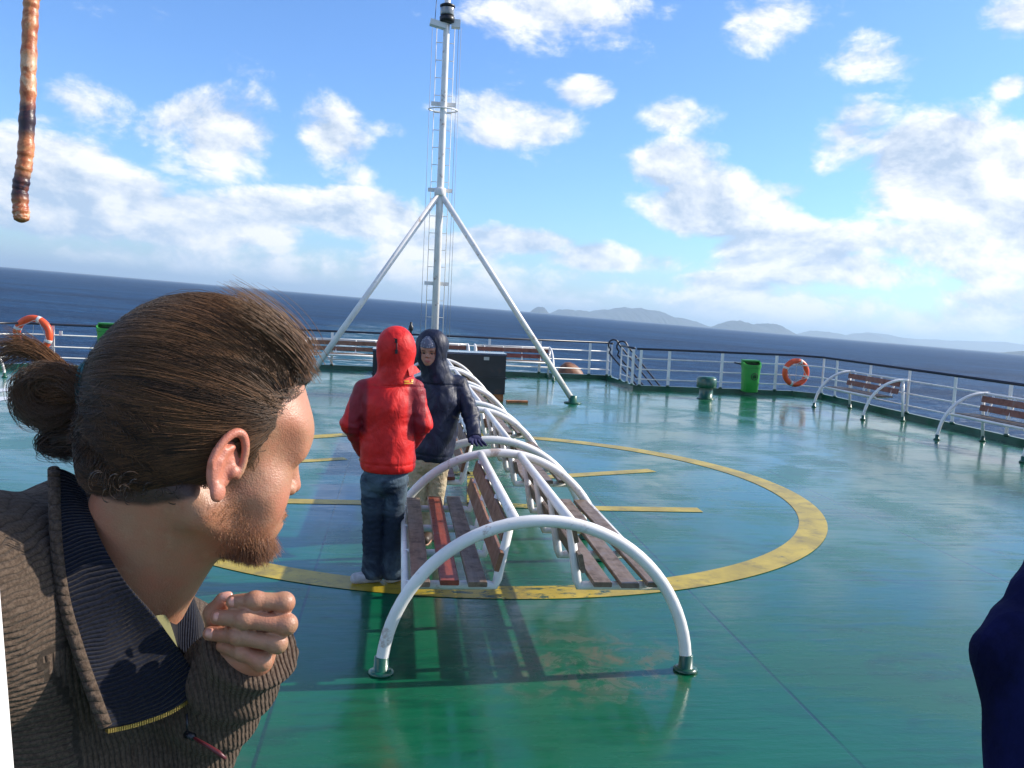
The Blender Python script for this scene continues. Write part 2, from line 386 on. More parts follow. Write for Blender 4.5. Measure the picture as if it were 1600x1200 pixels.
# ---------------------------------------------------------------- setting: deck, hull, sea, islands, haze
def build_setting():
    n = len(outline)
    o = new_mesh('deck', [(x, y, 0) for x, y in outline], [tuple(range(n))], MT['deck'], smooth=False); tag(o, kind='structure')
    V = [(x, y, -.01) for x, y in outline] + [(x, y, -2.6) for x, y in outline]
    o = new_mesh('deck_side', V, [(i, n + i, n + (i + 1) % n, (i + 1) % n) for i in range(n)], mat('hull_white', (.6, .62, .64), .45, var=.1), smooth=False); tag(o, kind='structure')
    lo = [(XL, FWD), (XR, FWD), (XR, 29), (XR - 2, 31), (XL + 2, 31), (XL, 29)]
    V = [(x, y, -2.6) for x, y in lo] + [(x, y, -14) for x, y in lo]; k = len(lo)
    o = new_mesh('hull', V, [tuple(range(k))] + [(i, k + i, k + (i + 1) % k, (i + 1) % k) for i in range(k)], mat('hull_paint', (.015, .05, .12), .4, var=.2), smooth=False); tag(o, kind='structure')
    # green coaming strip along the edge
    mb = MB(); pts = outline[2:10]
    full = [(XR, FWD)] + pts + [(XL, FWD)]
    for a, b in zip(full[:-1], full[1:]):
        if abs(a[0] - b[0]) < .01 and abs(a[0] - (CX + NOTCH_X)) < .01 and False: continue
        a = Vector((*a, .055)); b = Vector((*b, .055)); L = (b - a).length; t = (b - a) / L
        R = Matrix.Rotation(math.atan2(t.y, t.x), 3, 'Z')
        mb.box((a + b) / 2, (L + .05, .07, .125), R)
    o = mb.build('deck_coaming', MT['dkgreen']); tag(o, kind='structure')
    # painted ring and the H, laid as sheets 4 mm up
    def sheet(name, polys, m, z=.004):
        V = []; F = []
        for p in polys:
            F.append(tuple(range(len(V), len(V) + len(p)))); V += [(x, y, z) for x, y in p]
        return tag(new_mesh(name, V, F, m, smooth=False), kind='structure')
    ring = []; c0 = (.80, 8.45); N = 160
    for i in range(N):
        a0, a1 = 2 * math.pi * i / N, 2 * math.pi * (i + 1) / N
        r0, r1 = 3.36, 3.12
        ring.append([(c0[0] + r * math.cos(a), c0[1] + r * math.sin(a)) for r, a in ((r1, a0), (r0, a0), (r0, a1), (r1, a1))])
    sheet('deck_marking_ring', ring, MT['yellow'])
    def bar(x0, y0, x1, y1, w): 
        d = Vector((x1 - x0, y1 - y0)).normalized(); q = Vector((-d.y, d.x)) * w / 2
        return [(x0 - q.x, y0 - q.y), (x1 - q.x, y1 - q.y), (x1 + q.x, y1 + q.y), (x0 + q.x, y0 + q.y)]
    sheet('deck_marking_bars', [bar(1.5, 7.49, 2.83, 7.49, .17), bar(-1.3, 7.58, .35, 7.56, .17), bar(1.5, 8.82, 2.93, 9.36, .17), bar(-1.5, 9.22, -.55, 9.66, .15)], MT['yellow'])
    sheet('deck_marking_worn', [bar(.76, 7.55, .88, 9.05, .2), bar(.35, 7.56, 1.3, 7.52, .16), bar(.4, 8.95, .8, 8.98, .16)], MT['yellowworn'], .005)
    def unp(l): return [tuple(at_z(x, y)[:2]) for x, y in l]
    sheet('deck_marking_white', [unp([(-60, 618), (0, 612.5), (29, 610.5), (27, 607), (14, 606.5), (-60, 611)]), unp([(-60, 632), (0, 626.5), (32, 622), (31, 619), (0, 620.5), (-60, 624)])], MT['markwhite'])

def build_sea():
    S0 = -12.0
    def fn(t, b, tc):
        X, Y, _ = t.sep(tc)
        w1 = t.noise(t.map(tc, (.55, 1.0, 1), rot=(0, 0, .35)), .055, 5, .6, .3)
        w2 = t.noise(t.map(tc, (.5, 1.2, 1), rot=(0, 0, .2)), .33, 5, .65, .2)
        w3 = t.noise(t.map(tc, (.6, 1.3, 1)), 1.7, 4, .6)
        h = t.m('ADD', t.m('MULTIPLY', w1, 3.4), t.m('ADD', t.m('MULTIPLY', w2, 1.35), t.m('MULTIPLY', w3, .2)))
        t.l.new(t.bump(h, 1.0, 1.15), b.inputs['Normal'])
        gust = t.noise(t.map(tc, (.3, 1, 1)), .006, 4, .6)
        c = t.mix(t.smooth(gust, .35, .65), (.002, .020, .062), (.004, .034, .092))
        c = t.mix(t.m('MULTIPLY', t.smooth(t.m('ADD', t.m('MULTIPLY', w2, .6), t.m('MULTIPLY', w1, .4)), .46, .62), .75), c, (.018, .090, .20))
        c = t.mix(t.m('MULTIPLY', t.smooth(t.noise(t.map(tc, (.10, 1, 1)), .0045, 8, .75), .50, .60), .45), c, (.022, .085, .18))
        c = t.mix(t.m('MULTIPLY', t.smooth(t.noise(t.map(tc, (.16, 1, 1)), .012, 8, .72), .46, .60), .65), c, (.0008, .010, .034))
        # wake astern
        xw = t.m('ABSOLUTE', t.m('SUBTRACT', X, t.m('ADD', 4.0, t.m('MULTIPLY', t.m('SUBTRACT', w1, .5), 40))))
        wk = t.m('MULTIPLY', t.smooth(xw, 14, 42, 1, 0), t.smooth(Y, 120, 620, 1, 0))
        c = t.mix(t.m('MULTIPLY', wk, .55), c, (.035, .16, .19))
        foam = t.noise(t.map(tc, (.45, 1.0, 1), rot=(0, 0, .1)), .22, 8, .7, .6)
        fo = t.m('MULTIPLY', wk, t.smooth(foam, .53, .63))
        caps = t.m('MULTIPLY', t.smooth(t.noise(t.map(tc, (.35, 1, 1)), .11, 7, .7, .3), .68, .73), t.smooth(Y, 150, 2500, .8, 0))
        fo = t.m('MAXIMUM', fo, caps)
        c = t.mix(fo, c, (.62, .68, .70))
        nrm = b.inputs['Normal'].links[0].from_socket
        di = t.node('ShaderNodeBsdfDiffuse'); gl = t.node('ShaderNodeBsdfGlossy'); mx = t.node('ShaderNodeMixShader')
        t.l.new(c, di.inputs[0]); gl.inputs[1].default_value = .3; gl.inputs[0].default_value = (.9, .95, 1, 1)
        t.l.new(nrm, di.inputs['Normal']); t.l.new(nrm, gl.inputs['Normal'])
        lw = t.node('ShaderNodeLayerWeight'); lw.inputs[0].default_value = .5; t.l.new(nrm, lw.inputs['Normal'])
        t.l.new(t.m('MULTIPLY', t.lin(lw.outputs['Facing'], .5, 1, .03, .22), t.m('SUBTRACT', 1, fo)), mx.inputs[0])
        t.l.new(di.outputs[0], mx.inputs[1]); t.l.new(gl.outputs[0], mx.inputs[2])
        t.l.new(mx.outputs[0], t.n['Material Output'].inputs[0])
    m = mat('sea_water', (.01, .04, .1), .25, fn=fn)
    # disc in the tilted sea plane
    V = [(0, 0, 0)]; F = []; rings = [30, 80, 200, 500, 1500, 5000, 15000, 45000, 95000]; N = 72
    for r in rings:
        for i in range(N):
            a = 2 * math.pi * i / N; V.append((r * math.cos(a), r * math.sin(a), 0))
    for i in range(N): F.append((0, 1 + i, 1 + (i + 1) % N))
    for k in range(len(rings) - 1):
        for i in range(N):
            a, b_ = 1 + k * N + i, 1 + k * N + (i + 1) % N; F.append((a, a + N, b_ + N, b_))
    o = new_mesh('sea', V, F, m, smooth=False); tag(o, kind='structure')
    G = Matrix((GX, GY, GZ)).transposed().to_4x4(); G.translation = CP - GZ * (CAM_H + 12)
    o.matrix_world = G
    return G

def build_islands(G):
    Gi = G.inverted()
    mt = mat('island_rock', (.022, .03, .038), .9, var=.4, var_scale=.004)
    def island(prof, D, depth, label):
        D = min(D, 20500) * 1.6; depth *= 1.6
        """prof: skyline px points (x, y); ridge with real depth at distance D"""
        pts = []
        for px, py in prof:
            v = ray(px, py); c = G.to_3x3().inverted() @ v
            k = D / c.y
            pts.append((c.x * k, (c.z * k) + CAM_H + 12))
        xs = np.array([p[0] for p in pts]); zs = np.maximum(0, np.array([p[1] for p in pts]))
        n = max(24, len(prof) * 8); X = np.linspace(xs[0], xs[-1], n); Zr = np.interp(X, xs, zs)
        Zr += (RNG.normal(size=n) * .02 * zs.max()) * (Zr > zs.max() * .2)
        cx = (xs[0] + xs[-1]) / 2; m = 13; V = []; F = []
        for j in range(m):
            s = (j / (m - 1)) * 2 - 1
            for i in range(n):
                k = (1 - s * s) ** .8
                z = Zr[i] * k * (1 + (RNG.random() - .5) * .25 * (abs(s) > .05) * (abs(s) < .98)) if j != m // 2 else Zr[i]
                V.append((X[i] - cx, s * depth * (.6 + .4 * math.sin(math.pi * i / (n - 1))) + (RNG.random() - .5) * depth * .06, max(z, 0) - 3))
        for j in range(m - 1):
            for i in range(n - 1):
                a = j * n + i; F.append((a, a + 1, a + n + 1, a + n))
        o = new_mesh('island', V, F, mt); tag(o, kind='structure'); o['label'] = label
        o.matrix_world = G @ Matrix.Translation((cx, D, 0))
    H = lambda x: 416 + .0856 * x
    island([(829, 488), (834, 483), (840, 479.5), (849, 479.5), (856, 488.5)], 13000, 300, 'small flat topped island on the horizon')
    island([(868, 490.5), (876, 484.5), (888, 483.5), (896, 487), (908, 485), (918, 487), (926, 490), (938, 485.5), (944, 484), (956, 486), (966, 482), (972, 480.5), (983, 484), (988, 483), (994, 481.5), (1008, 485), (1024, 487), (1034, 492), (1041, 496), (1052, 496), (1060, 497.5), (1072, 500.5), (1084, 505), (1093, 509.5)], 15000, 1500, 'long jagged blue island')
    island([(1120, 512), (1132, 505.5), (1143, 502.5), (1152, 501.5), (1163, 504), (1173, 508), (1183, 511), (1190, 507), (1201, 505.5), (1212, 508.5), (1222, 514), (1230, 521.3)], 12500, 700, 'twin rounded islands')
    island([(1255, 523), (1264, 519.5), (1275, 517), (1290, 518.5), (1306, 521), (1318, 527), (1326, 526), (1336, 524.5), (1348, 522), (1357, 521), (1366, 525), (1378, 533.9)], 17500, 900, 'low island with a small peak')
    island([(1356, 532), (1365, 520), (1385, 527), (1400, 530), (1422, 529), (1440, 533), (1460, 534), (1475, 531.5), (1495, 534), (1520, 537), (1550, 533.5), (1580, 538), (1600, 540), (1640, 541), (1680, 545), (1720, 563)], 30000, 3000, 'faint far mountain range')
    island([(1585, 553), (1592, 551.5), (1602, 550), (1640, 548), (1700, 552), (1740, 565)], 6500, 400, 'dark low headland at the right')

def build_haze(G):
    m = bpy.data.materials.new('haze_air'); m.use_nodes = True; nt = m.node_tree; nt.nodes.clear()
    o_ = nt.nodes.new('ShaderNodeOutputMaterial'); v = nt.nodes.new('ShaderNodeVolumePrincipled'); nt.links.new(v.outputs[0], o_.inputs['Volume'])
    v.inputs['Color'].default_value = (.62, .82, 1.0, 1); v.inputs['Density'].default_value = 4.6e-5; v.inputs['Anisotropy'].default_value = .2
    mb = MB(); mb.box((0, 0, 257.5), (200000, 200000, 525))
    o = mb.build('haze', m); tag(o, kind='stuff'); o.matrix_world = G
    o.data.materials[0] = m
    return o
build_setting(); G_SEA = build_sea(); build_islands(G_SEA); build_haze(G_SEA)
# ---------------------------------------------------------------- railings
def railing(name, pts, label, post_step=1.32, posts=None, flat=True, start_off=.3):
    """pts: polyline of (x, y) on the deck edge"""
    root = thing(name, (pts[0][0], pts[0][1], 0), label, 'railing', 'railings round the deck edge')
    o0 = Vector((pts[0][0], pts[0][1], 0))
    P = [Vector((x, y, 0)) - o0 for x, y in pts]
    up = Vector((0, 0, 1))
    MB().tube([p + up * .955 for p in P], .026, 10).build('top_rail', MT['blackrail'], root)
    for z in (.735, .49, .265):
        MB().tube([p + up * z for p in P], .0135, 8).build('rail', MT['whiterail'], root)
    if posts is None:
        posts = []
        for a, b in zip(P[:-1], P[1:]):
            L = (b - a).length; n = max(1, round(L / post_step))
            for i in range(n + (1 if b is P[-1] else 0)): posts.append((a + (b - a) * (i / n), (b - a).angle(Vector((1, 0, 0)))))
    else: posts = [(Vector((x, y, 0)) - o0, a) for x, y, a in posts]
    for p, a in posts[:95]:
        mb = MB(); R = Matrix.Rotation(a, 3, 'Z')
        mb.box(p + up * .53, (.022, .062, .80), R)
        mb.build('post', MT['whiterail'], root)
        MB().lathe([(.03, .1), (.045, .112), (.045, .135), (.03, .15)], p, 10).build('post_foot', MT['dkgreen'], root)
    return root

a90 = math.pi / 2
star = [(XR - .06, FWD + .3), (XR - .06, NOTCH_Y - .55), (XR - .55, NOTCH_Y - .06), (CX + NOTCH_X, NOTCH_Y - .06)]
sp = [(XR - .06, y, 0) for y in [17.75 - 1.36 * i for i in range(23)]] + [(XR - .06, NOTCH_Y - .55, 0), (8.72, 18.84, a90), (7.40, 18.84, a90), (6.14, 18.84, a90), (CX + NOTCH_X + .1, 18.84, a90), (CX + NOTCH_X - .04, 18.98, a90)]
railing('ship_railing', star, 'white railing with dark top rail along the right side, holding a life ring', posts=sp)
port = [(2 * CX - x, y) for x, y in star]
pp = [(2 * CX - x, y, a) for x, y, a in sp]
pp = [(x - .03, 18.30, 0) if abs(y - (NOTCH_Y - .55)) < .01 else (x, y, a) for x, y, a in pp]
pp = [(-7.13, 18.84, a90) if abs(x - (2 * CX - 8.72)) < .01 else (x, y, a) for x, y, a in pp]
railing('ship_railing', port, 'white railing on the left side, behind the ponytail of the bearded man', posts=pp)
aft = [(CX - NOTCH_X, AFT - .06), (CX + NOTCH_X, AFT - .06)]
railing('ship_railing', aft, 'white railing across the stern behind the mast and the three benches', posts=[(4.87 - 1.3 * i, AFT - .06, a90) for i in range(7)] + [(CX + NOTCH_X - .02, AFT - .06, a90), (CX - NOTCH_X + .02, AFT - .06, a90)])
# short rails between stairs and stern corner
def short_rail(sgn, label):
    x = CX + sgn * (NOTCH_X - .02)
    railing('ship_railing', [(x, AFT - .07), (x, AFT - .45)], label, posts=[(x, AFT - .42, 0)])
    railing('ship_railing', [(x, 20.15), (x, NOTCH_Y + .1)], label.replace('beyond', 'in front of'), posts=[(x, 20.12, 0), (x, 19.5, 0)])
short_rail(1, 'short white railing beyond the stairs down at the right')
short_rail(-1, 'short white railing beyond the stairs hidden at the left')

def stairs(sgn, label):
    x0 = CX + sgn * NOTCH_X
    root = thing('stairway', (x0, 20.6, 0), label, 'stairs', 'stairways down to the lower deck')
    for y in (-.42, .42):
        MB().board((0, y, .0), (sgn * 2.5, y, -2.55), .2, .03, (0, 1, 0)).build('stringer', MT['whiterail'], root)
        pts = [(sgn * 2.5, y, -1.6), (sgn * .15, y, .93)]
        for k in range(9):
            a = math.pi * (.28 + k / 8 * 1.05); pts.append((sgn * (-.0 + .12 * math.cos(a) * 1.1), y, .93 + .13 * math.sin(a)))
        pts += [(sgn * -.10, y, .72), (sgn * .16, y, .45), (sgn * 2.5, y, -2.0)]
        MB().tube(pts, .022, 8).build('handrail', MT['blackrail'], root)
    for k in range(11):
        f = (k + .6) / 11
        MB().box((sgn * 2.5 * f, 0, -2.55 * f), (.2, .8, .025)).build('step', MT['dkgreen'], root)
stairs(1, 'steep stairway down with black looped handrails, right of the stern railing')
stairs(-1, 'steep stairway down at the left of the stern, hidden by the bearded man')

# ---------------------------------------------------------------- centre row of double benches
AR = .77; TUBE = .031
def arch_pts(cx=0, y=0, a0=0, a1=math.pi, n=40, r=AR, z0=0.0):
    return [(cx + r * math.cos(a0 + (a1 - a0) * i / n), y, z0 + r * math.sin(a0 + (a1 - a0) * i / n)) for i in range(n + 1)]
def foot(parent, x, y, r=TUBE):
    MB().lathe([(.062, .002), (.062, .012), (.045, .02), (r + .006, .022), (r + .004, .085), (r - .002, .088)], (x, y, 0), 16).build('green_foot', MT['dkgreen'], parent)

def half_bench(root, sgn, L, jit, red=False, mats=None):
    """seat and back on side sgn (+1 right)"""
    rj = lambda s: (jit.random() - .5) * s
    zs = .405; xi, xo = .22, .665
    MB().tube([(sgn * .14, 0, .758), (sgn * .14, L, .758)], .027, 12).build('back_tube', MT['white'], root)
    MB().tube([(sgn * xo, 0, zs + .0), (sgn * xo, L, zs + .0)], .022, 12).build('seat_tube', MT['white'], root)
    fr = [.12, L * .35, L * .63, L * .9]
    for y in fr:
        MB().tube([(sgn * .15, y, .745), (sgn * .205, y, zs + .03), (sgn * .218, y, zs - .002), (sgn * .25, y, zs), (sgn * xo, y, zs)], .0235, 10).build('seat_bracket', MT['white'], root)
    mats = mats or ['wood', 'wood', 'wood']
    for i, xx in enumerate((.315, .452, .595)):
        y0, y1 = .06 + rj(.07) - .03, L - .05 + rj(.08)
        MB().board((sgn * xx, y0, zs + .040), (sgn * (xx + rj(.03)), y1, zs + .040 + rj(.008)), .094, .026, (0, 0, 1)).build('seat_board', MT[mats[i]], root)
    bk = Vector((sgn * .98, 0, .25)).normalized()
    for i, (fx, zz) in enumerate(((.165, .68), (.196, .545))):
        MB().board((sgn * (fx + .012), .05 + rj(.06) + (.0 if i else .05), zz), (sgn * (fx + .012), L - .05 + rj(.08), zz), .098, .024, bk).build('back_board', MT[mats[3] if len(mats) > 3 else 'woodbrown'], root)

def double_bench(y0, L, label, seed, lm=None, rm=None):
    root = thing('double_bench', (.74, y0, 0), label, 'bench', 'double benches in a row along the middle of the deck')
    jit = random.Random(seed)
    for y in (0, L):
        MB().tube(arch_pts(0, y, .03, math.pi - .03), TUBE, 16).build('arch', MT['white'], root)
        for s in (-1, 1): foot(root, s * AR, y)
    half_bench(root, -1, L, jit, mats=lm); half_bench(root, 1, L, jit, mats=rm)
    return root
double_bench(4.05, 1.88, 'nearest double bench under two white arches, with one orange-red board in its left seat', 1, ['wood', 'woodred', 'wood', 'woodbrown'], ['wood', 'wood', 'wood', 'wood'])
double_bench(6.50, 1.88, 'second double bench from the camera, whose near arch touches the gloved hand', 2, ['woodrust', 'woodrust', 'wood', 'woodbrown'], ['wood', 'wood', 'wood', 'wood'])
double_bench(8.92, 1.88, 'middle bench of the row, third away from the camera', 3)
double_bench(11.35, 1.88, 'fourth double bench of the row, last but one before the black locker', 4)
double_bench(13.66, 1.84, 'farthest double bench of the row, right in front of the black locker', 5)

# ---------------------------------------------------------------- single benches against the railing
def rail_bench(loc, rotz, label, group, L=1.9, bm='woodrust', bm2=None, skew=0):
    """local frame: bench along x, sitter faces -y; front feet at y=0, back at y=.74"""
    root = thing('deck_bench', loc, label, 'bench', group, rot=(0, 0, rotz))
    for x in (0, L):
        pts = [(x, AR - AR * math.cos(a), AR * math.sin(a)) for a in [math.pi / 2 * i / 18 for i in range(1, 19)]]
        pts = [(x, 0, 0.01)] + pts + [(x, AR + .06, AR + .005)]
        MB().tube(pts, .026, 12).build('arm', MT['white'], root)
        MB().tube([(x, AR - .04, AR - .02), (x, AR + .02, .01)], .025, 10).build('rear_leg', MT['white'], root)
        for y in (0, AR + .02): MB().lathe([(.05, .002), (.05, .02), (.031, .03), (.031, .085), (.02, .09)], (x, y, 0), 12).build('green_foot', MT['dkgreen'], root)
    MB().tube([(0, AR - .03, AR), (L, AR - .03, AR)], .019, 8).build('top_tube', MT['white'], root)
    MB().tube([(0, .21, .42), (L, .21, .42)], .022, 10).build('seat_tube', MT['white'], root)
    for k in range(4):
        x = L * (k + .5) / 4
        MB().tube([(x, AR - .04, AR - .01), (x, AR - .12, .44), (x, AR - .16, .41), (x, .21, .41)], .019, 8).build('seat_bracket', MT['whiterail'], root)
    n = Vector((0, -1, .18))
    for z, mm in ((.685, bm), (.545, bm2 or bm)):
        MB().board((.04, AR - .075 - (.72 - z) * .14, z), (L - .04, AR - .075 - (.72 - z) * .14, z + skew), .10, .025, n).build('back_board', MT[mm], root)
    for k, y in enumerate((.29, .41, .53)):
        MB().board((.03, y, .44), (L - .03, y, .44), .09, .025, (0, 0, 1)).build('seat_board', MT['wood'], root)
    return root
def xat(px, py, Y): return at_y(px, py, Y).x
yb = AFT - .95
x0 = xat(479, 527, yb + .7)
g1 = 'benches along the stern railing'
rail_bench((x0, yb, 0), 0, 'stern bench on the left, behind the slanting mast strut', g1, bm='woodbrown')
rail_bench((x0 + 2.04, yb, 0), 0, 'stern bench half hidden behind the red and the navy hooded persons', g1, bm='woodrust')
rail_bench((x0 + 4.12, yb, 0), 0, 'stern bench on the right with a bright red lower back board, above the black locker', g1, bm='woodrust', bm2='woodred')
# side benches: sitter faces inboard (-x): rotate so local -y -> -x : rotz = -90deg, bench runs toward -y
g2 = 'benches along the side railings'
rail_bench((8.58, 16.62, 0), -a90, 'bench at the right railing, next to the orange life ring', g2)
rail_bench((8.52, 12.42, 0), -a90, 'bench at the right railing nearest the camera, cut by the right edge of the photo', g2)
rail_bench((8.50, 8.3, 0), -a90, 'bench at the right railing outside the photo', g2)
rail_bench((-7.33, 15.2, 0), a90, 'white bench at the left railing, only its curved arm showing at the left edge', g2)

# ---------------------------------------------------------------- mast
def mast():
    X, Y = .675, 16.5
    root = thing('mast', (X, Y, 0), 'tall white mast on slanting struts behind the black locker, two black lanterns near its top', 'mast')
    MB().tube([(0, 0, .0), (0, 0, 3.8), (.0, 0, 6.2), (-.0, 0, 9.3)], [.072, .068, .060, .05], 20).build('pole', MT['white'], root)
    for s, fx in ((1, 3.33 - X), (-1, -(3.33 - .77) + (.77 - X))):
        MB().tube([(0, -.02, 3.86), (fx, -.6, .05)], .056, 16).build('strut', MT['white'], root)
        m = MB(); m.lathe([(.17, .003), (.17, .02), (.09, .03), (.075, .14), (.06, .15)], (fx, -.6, 0), 16)
        m.build('strut_foot', MT['dkgreen'], root)
    MB().lathe([(.10, 3.80), (.11, 3.82), (.11, 3.92), (.095, 3.95)], (0, 0, 0), 20).build('collar', MT['white'], root)
    lad = []
    yl = .30
    for s in (-.17, .17): MB().tube([(s, yl, .6), (s, yl, 7.1)], .0075, 6).build('ladder_rail', MT['whiterail'], root)
    for k in range(20): MB().tube([(-.17, yl, .85 + k * .325), (.17, yl, .85 + k * .325)], .0075, 6).build('ladder_rung', MT['whiterail'], root)
    for z in (2.15, 3.92, 5.52):
        [MB().box((s * .14, .10, z), (.18, .05, .07)).build('bracket', MT['white'], root) for s in (-1, 1)]
    m = MB(); m.tube([(.27 * math.cos(a), .12 + .2 * math.sin(a), 5.42) for a in [2 * math.pi * i / 24 for i in range(24)]], .014, 8, closed=True); m.build('guard_ring', MT['whiterail'], root)
    m = MB(); m.box((-.16, -.02, 6.93), (.30, .16, .10), Matrix.Rotation(.2, 3, 'Y')); m.box((.17, .0, 6.97), (.16, .14, .14)); m.build('lantern_shelf', MT['white'], root)
    for z0 in (6.96, 7.50):
        m = MB(); m.lathe([(.10, z0), (.135, z0 + .01), (.14, z0 + .1), (.12, z0 + .11), (.12, z0 + .27), (.14, z0 + .28), (.14, z0 + .31), (.08, z0 + .34)], (0, -.06, 0), 20); L = m.build('lantern', MT['dark'], root)
        m = MB(); m.lathe([(.127, z0 + .13), (.132, z0 + .14), (.132, z0 + .25), (.127, z0 + .26)], (0, -.06, 0), 20); m.build('lantern_glass', MT['lamp_glass'], L)
    for s, top in ((-.27, 6.9), (.24, 6.95), (.29, 6.95)):
        MB().tube([(s, .1, .7), (s * .96, .1, top)], .0045, 5).build('halyard', MT['cable'], root)
    MB().tube([(-.22, .05, 6.98), (-.2, .05, 7.45)], .006, 5).build('whip_aerial', MT['dark'], root)
    return root
mast()
m = MB(); m.box((0, 0, 1.0), (.05, .05, .1)); m.lathe([(.05, 1.05), (.06, 1.06), (.06, 1.16), (.03, 1.19), (.0305, 1.26), (.004, 1.27)], (0, 0, 0), 14)
sl_ = m.build('stern_lamp', MT['dark'], None, (xat(642, 515, AFT - .06), AFT - .06, 0)); tag(sl_, 'small black stern lamp on the railing beside the red hood', 'lamp')

# ---------------------------------------------------------------- black locker and plank
def locker():
    xl, xr, yf, yb_, h = -.46, 1.99, 15.72, 16.28, .90
    root = thing('steel_locker', ((xl + xr) / 2, yf, 0), 'long black steel locker on an orange plinth in front of the mast', 'locker')
    w = xr - xl
    m = MB(); m.box((0, .28, .50), (w, .56, .72)); auto_edges(m.build('body', MT['black'], root))
    m = MB(); m.box((0, .28, h - .02), (w + .02, .59, .035)); m.build('lid', mat('locker_lid', (.03, .04, .09), .18, coat=.6), root)
    m = MB(); m.box((0, -.012, .44), (w + .03, .02, .03)); m.box((w / 2 + .012, .28, .44), (.02, .58, .03)); m.build('seam_strip', MT['black'], root)
    m = MB(); m.box((0, .27, .075), (w - .04, .5, .145)); m.build('plinth', MT['rust'], root)
    m = MB(); m.box((w / 2 - .37, -.009, .80), (.10, .012, .06)); m.build('plate', MT['plate'], root)
    for x in (-.8, .1): 
        m = MB(); m.box((x, -.012, .78), (.04, .02, .14)); m.build('hinge', MT['black'], root)
    p = MB().board((2.02, 15.62, .025), (2.42, 15.66, .025), .09, .04, (0, 0, 1)).build('wooden_plank', MT['rust']); tag(p, 'short orange-brown plank lying on the deck right of the black locker', 'plank')
locker()

# ---------------------------------------------------------------- vent, bins, life rings, cowl
def mushroom_vent():
    p = at_z(1105, 624); r = thing('mushroom_vent', (p.x, p.y + .1, 0), 'dark green mushroom shaped deck vent left of the litter bin', 'vent')
    MB().lathe([(.19, .0), (.19, .015), (.145, .02), (.145, .34), (.15, .345)], (0, 0, 0), 28).build('stem', MT['ventgreen'], r)
    MB().lathe([(.14, .25), (.205, .245), (.212, .26), (.212, .44), (.20, .45), (.19, .455), (.18, .475), (.02, .485)], (0, 0, 0), 32).build('cap', MT['ventgreen'], r)
mushroom_vent()

def litter_bin(loc, rotz, label):
    r = thing('litter_bin', loc, label, 'bin', 'green litter bins on the railing', rot=(0, 0, rotz))
    def rr(w, d, z, k=10, e=3.2):
        out = []
        for i in range(4 * k):
            a = 2 * math.pi * i / (4 * k); c, s = math.cos(a), math.sin(a)
            out.append((math.copysign(abs(c) ** (2 / e), c) * w / 2, math.copysign(abs(s) ** (2 / e), s) * d / 2, z))
        return out
    def loft(rings, name, m, cap=True):
        V = [v for R_ in rings for v in R_]; n = len(rings[0]); F = [(i * n + k, i * n + (k + 1) % n, (i + 1) * n + (k + 1) % n, (i + 1) * n + k) for i in range(len(rings) - 1) for k in range(n)]
        if cap: F += [tuple(range(n))[::-1], tuple(range((len(rings) - 1) * n, len(rings) * n))]
        return auto_edges(new_mesh(name, V, F, m, r), 50)
    loft([rr(.30, .24, .0), rr(.36, .28, .02), rr(.385, .30, .3), rr(.41, .32, .56), rr(.43, .34, .565), rr(.435, .34, .60)], 'body', MT['bingreen'])
    # hood: open at the front with a dark throat
    loft([rr(.30, .2, .602), rr(.32, .22, .66)], 'throat', MT['dark'])
    V = []; F = []; base = rr(.435, .34, 0); n = len(base)
    for x, y, _ in base: 
        top = .715 if y > .02 else .63 + .085 * max(0, min(1, (y + .17) / .19))
        V += [(x, y, .59), (x, y, top), (x * .86, y * .86, top), (x * .86, y * .86, .59)]
    for k in range(n):
        q = (k + 1) % n
        for j in range(3): F.append((k * 4 + j, q * 4 + j, q * 4 + j + 1, k * 4 + j + 1))
    auto_edges(new_mesh('rim', V, F, MT['bingreen'], r), 50)
    m = MB(); m.box((0, .06, .725), (.38, .20, .03)); m.build('lid', MT['bingreen'], r)
    m = MB(); m.tube([(.075 * math.cos(a) + .03, -.163, .37 + .075 * math.sin(a)) for a in [2 * math.pi * i / 28 for i in range(28)]], .0075, 6, closed=True)
    m.tube([(.03 - .02, -.163, .33), (.03 - .028, -.163, .37), (.03 - .005, -.163, .405), (.03 + .025, -.163, .395), (.03 + .03, -.163, .36), (.03 + .018, -.163, .335)], .008, 6)
    m.tube([(.03 - .012, -.163, .36), (.03 + .012, -.163, .375)], .01, 6)
    m.build('emblem', MT['dark'], r)
    MB().tube([(-.2, .1, .63), (-.36, .12, .66)], .016, 8).build('bracket', MT['dark'], r)
    return r
litter_bin((8.02, 18.64, .075), 0, 'green litter bin with a black round emblem, on the right railing')
pb = at_y(160, 540, 18.6)
litter_bin((pb.x + .1, 18.64, .30), 0, 'green litter bin on the left railing, mostly hidden by the brown hair')

def life_ring(loc, rot, label, R=.272, r=.062):
    root = thing('life_ring', loc, label, 'life ring', 'orange life rings on the railing', rot=rot)
    n = 64
    MB().tube([(R * math.cos(a), 0, R * math.sin(a)) for a in [2 * math.pi * i / n for i in range(n)]], r, 16, closed=True).build('ring', MT['buoy'], root)
    for k in range(4):
        a0 = a90 / 2 * 0 + 1.2 + k * a90
        MB().tube([(R * math.cos(a), 0, R * math.sin(a)) for a in [a0 + .17 * (i / 6 - .5) for i in range(7)]], r + .004, 16).build('band', MT['band'], root)
    pts = []
    for i in range(64):
        a = 1.2 + 2 * math.pi * i / 64; s = abs(math.sin(2 * (a - 1.2))); pts.append(((R - .0 - .09 * s) * math.cos(a), -r - .005 + .03 * s, (R - .09 * s) * math.sin(a)))
    MB().tube(pts, .007, 6, closed=True).build('grab_line', MT['rope_w'], root)
    MB().tube([(.01, .0, .2), (.0, -.01, -.05), (.012, -.02, -.31)], .006, 6).build('hanging_line', MT['rope_w'], root)
    return root
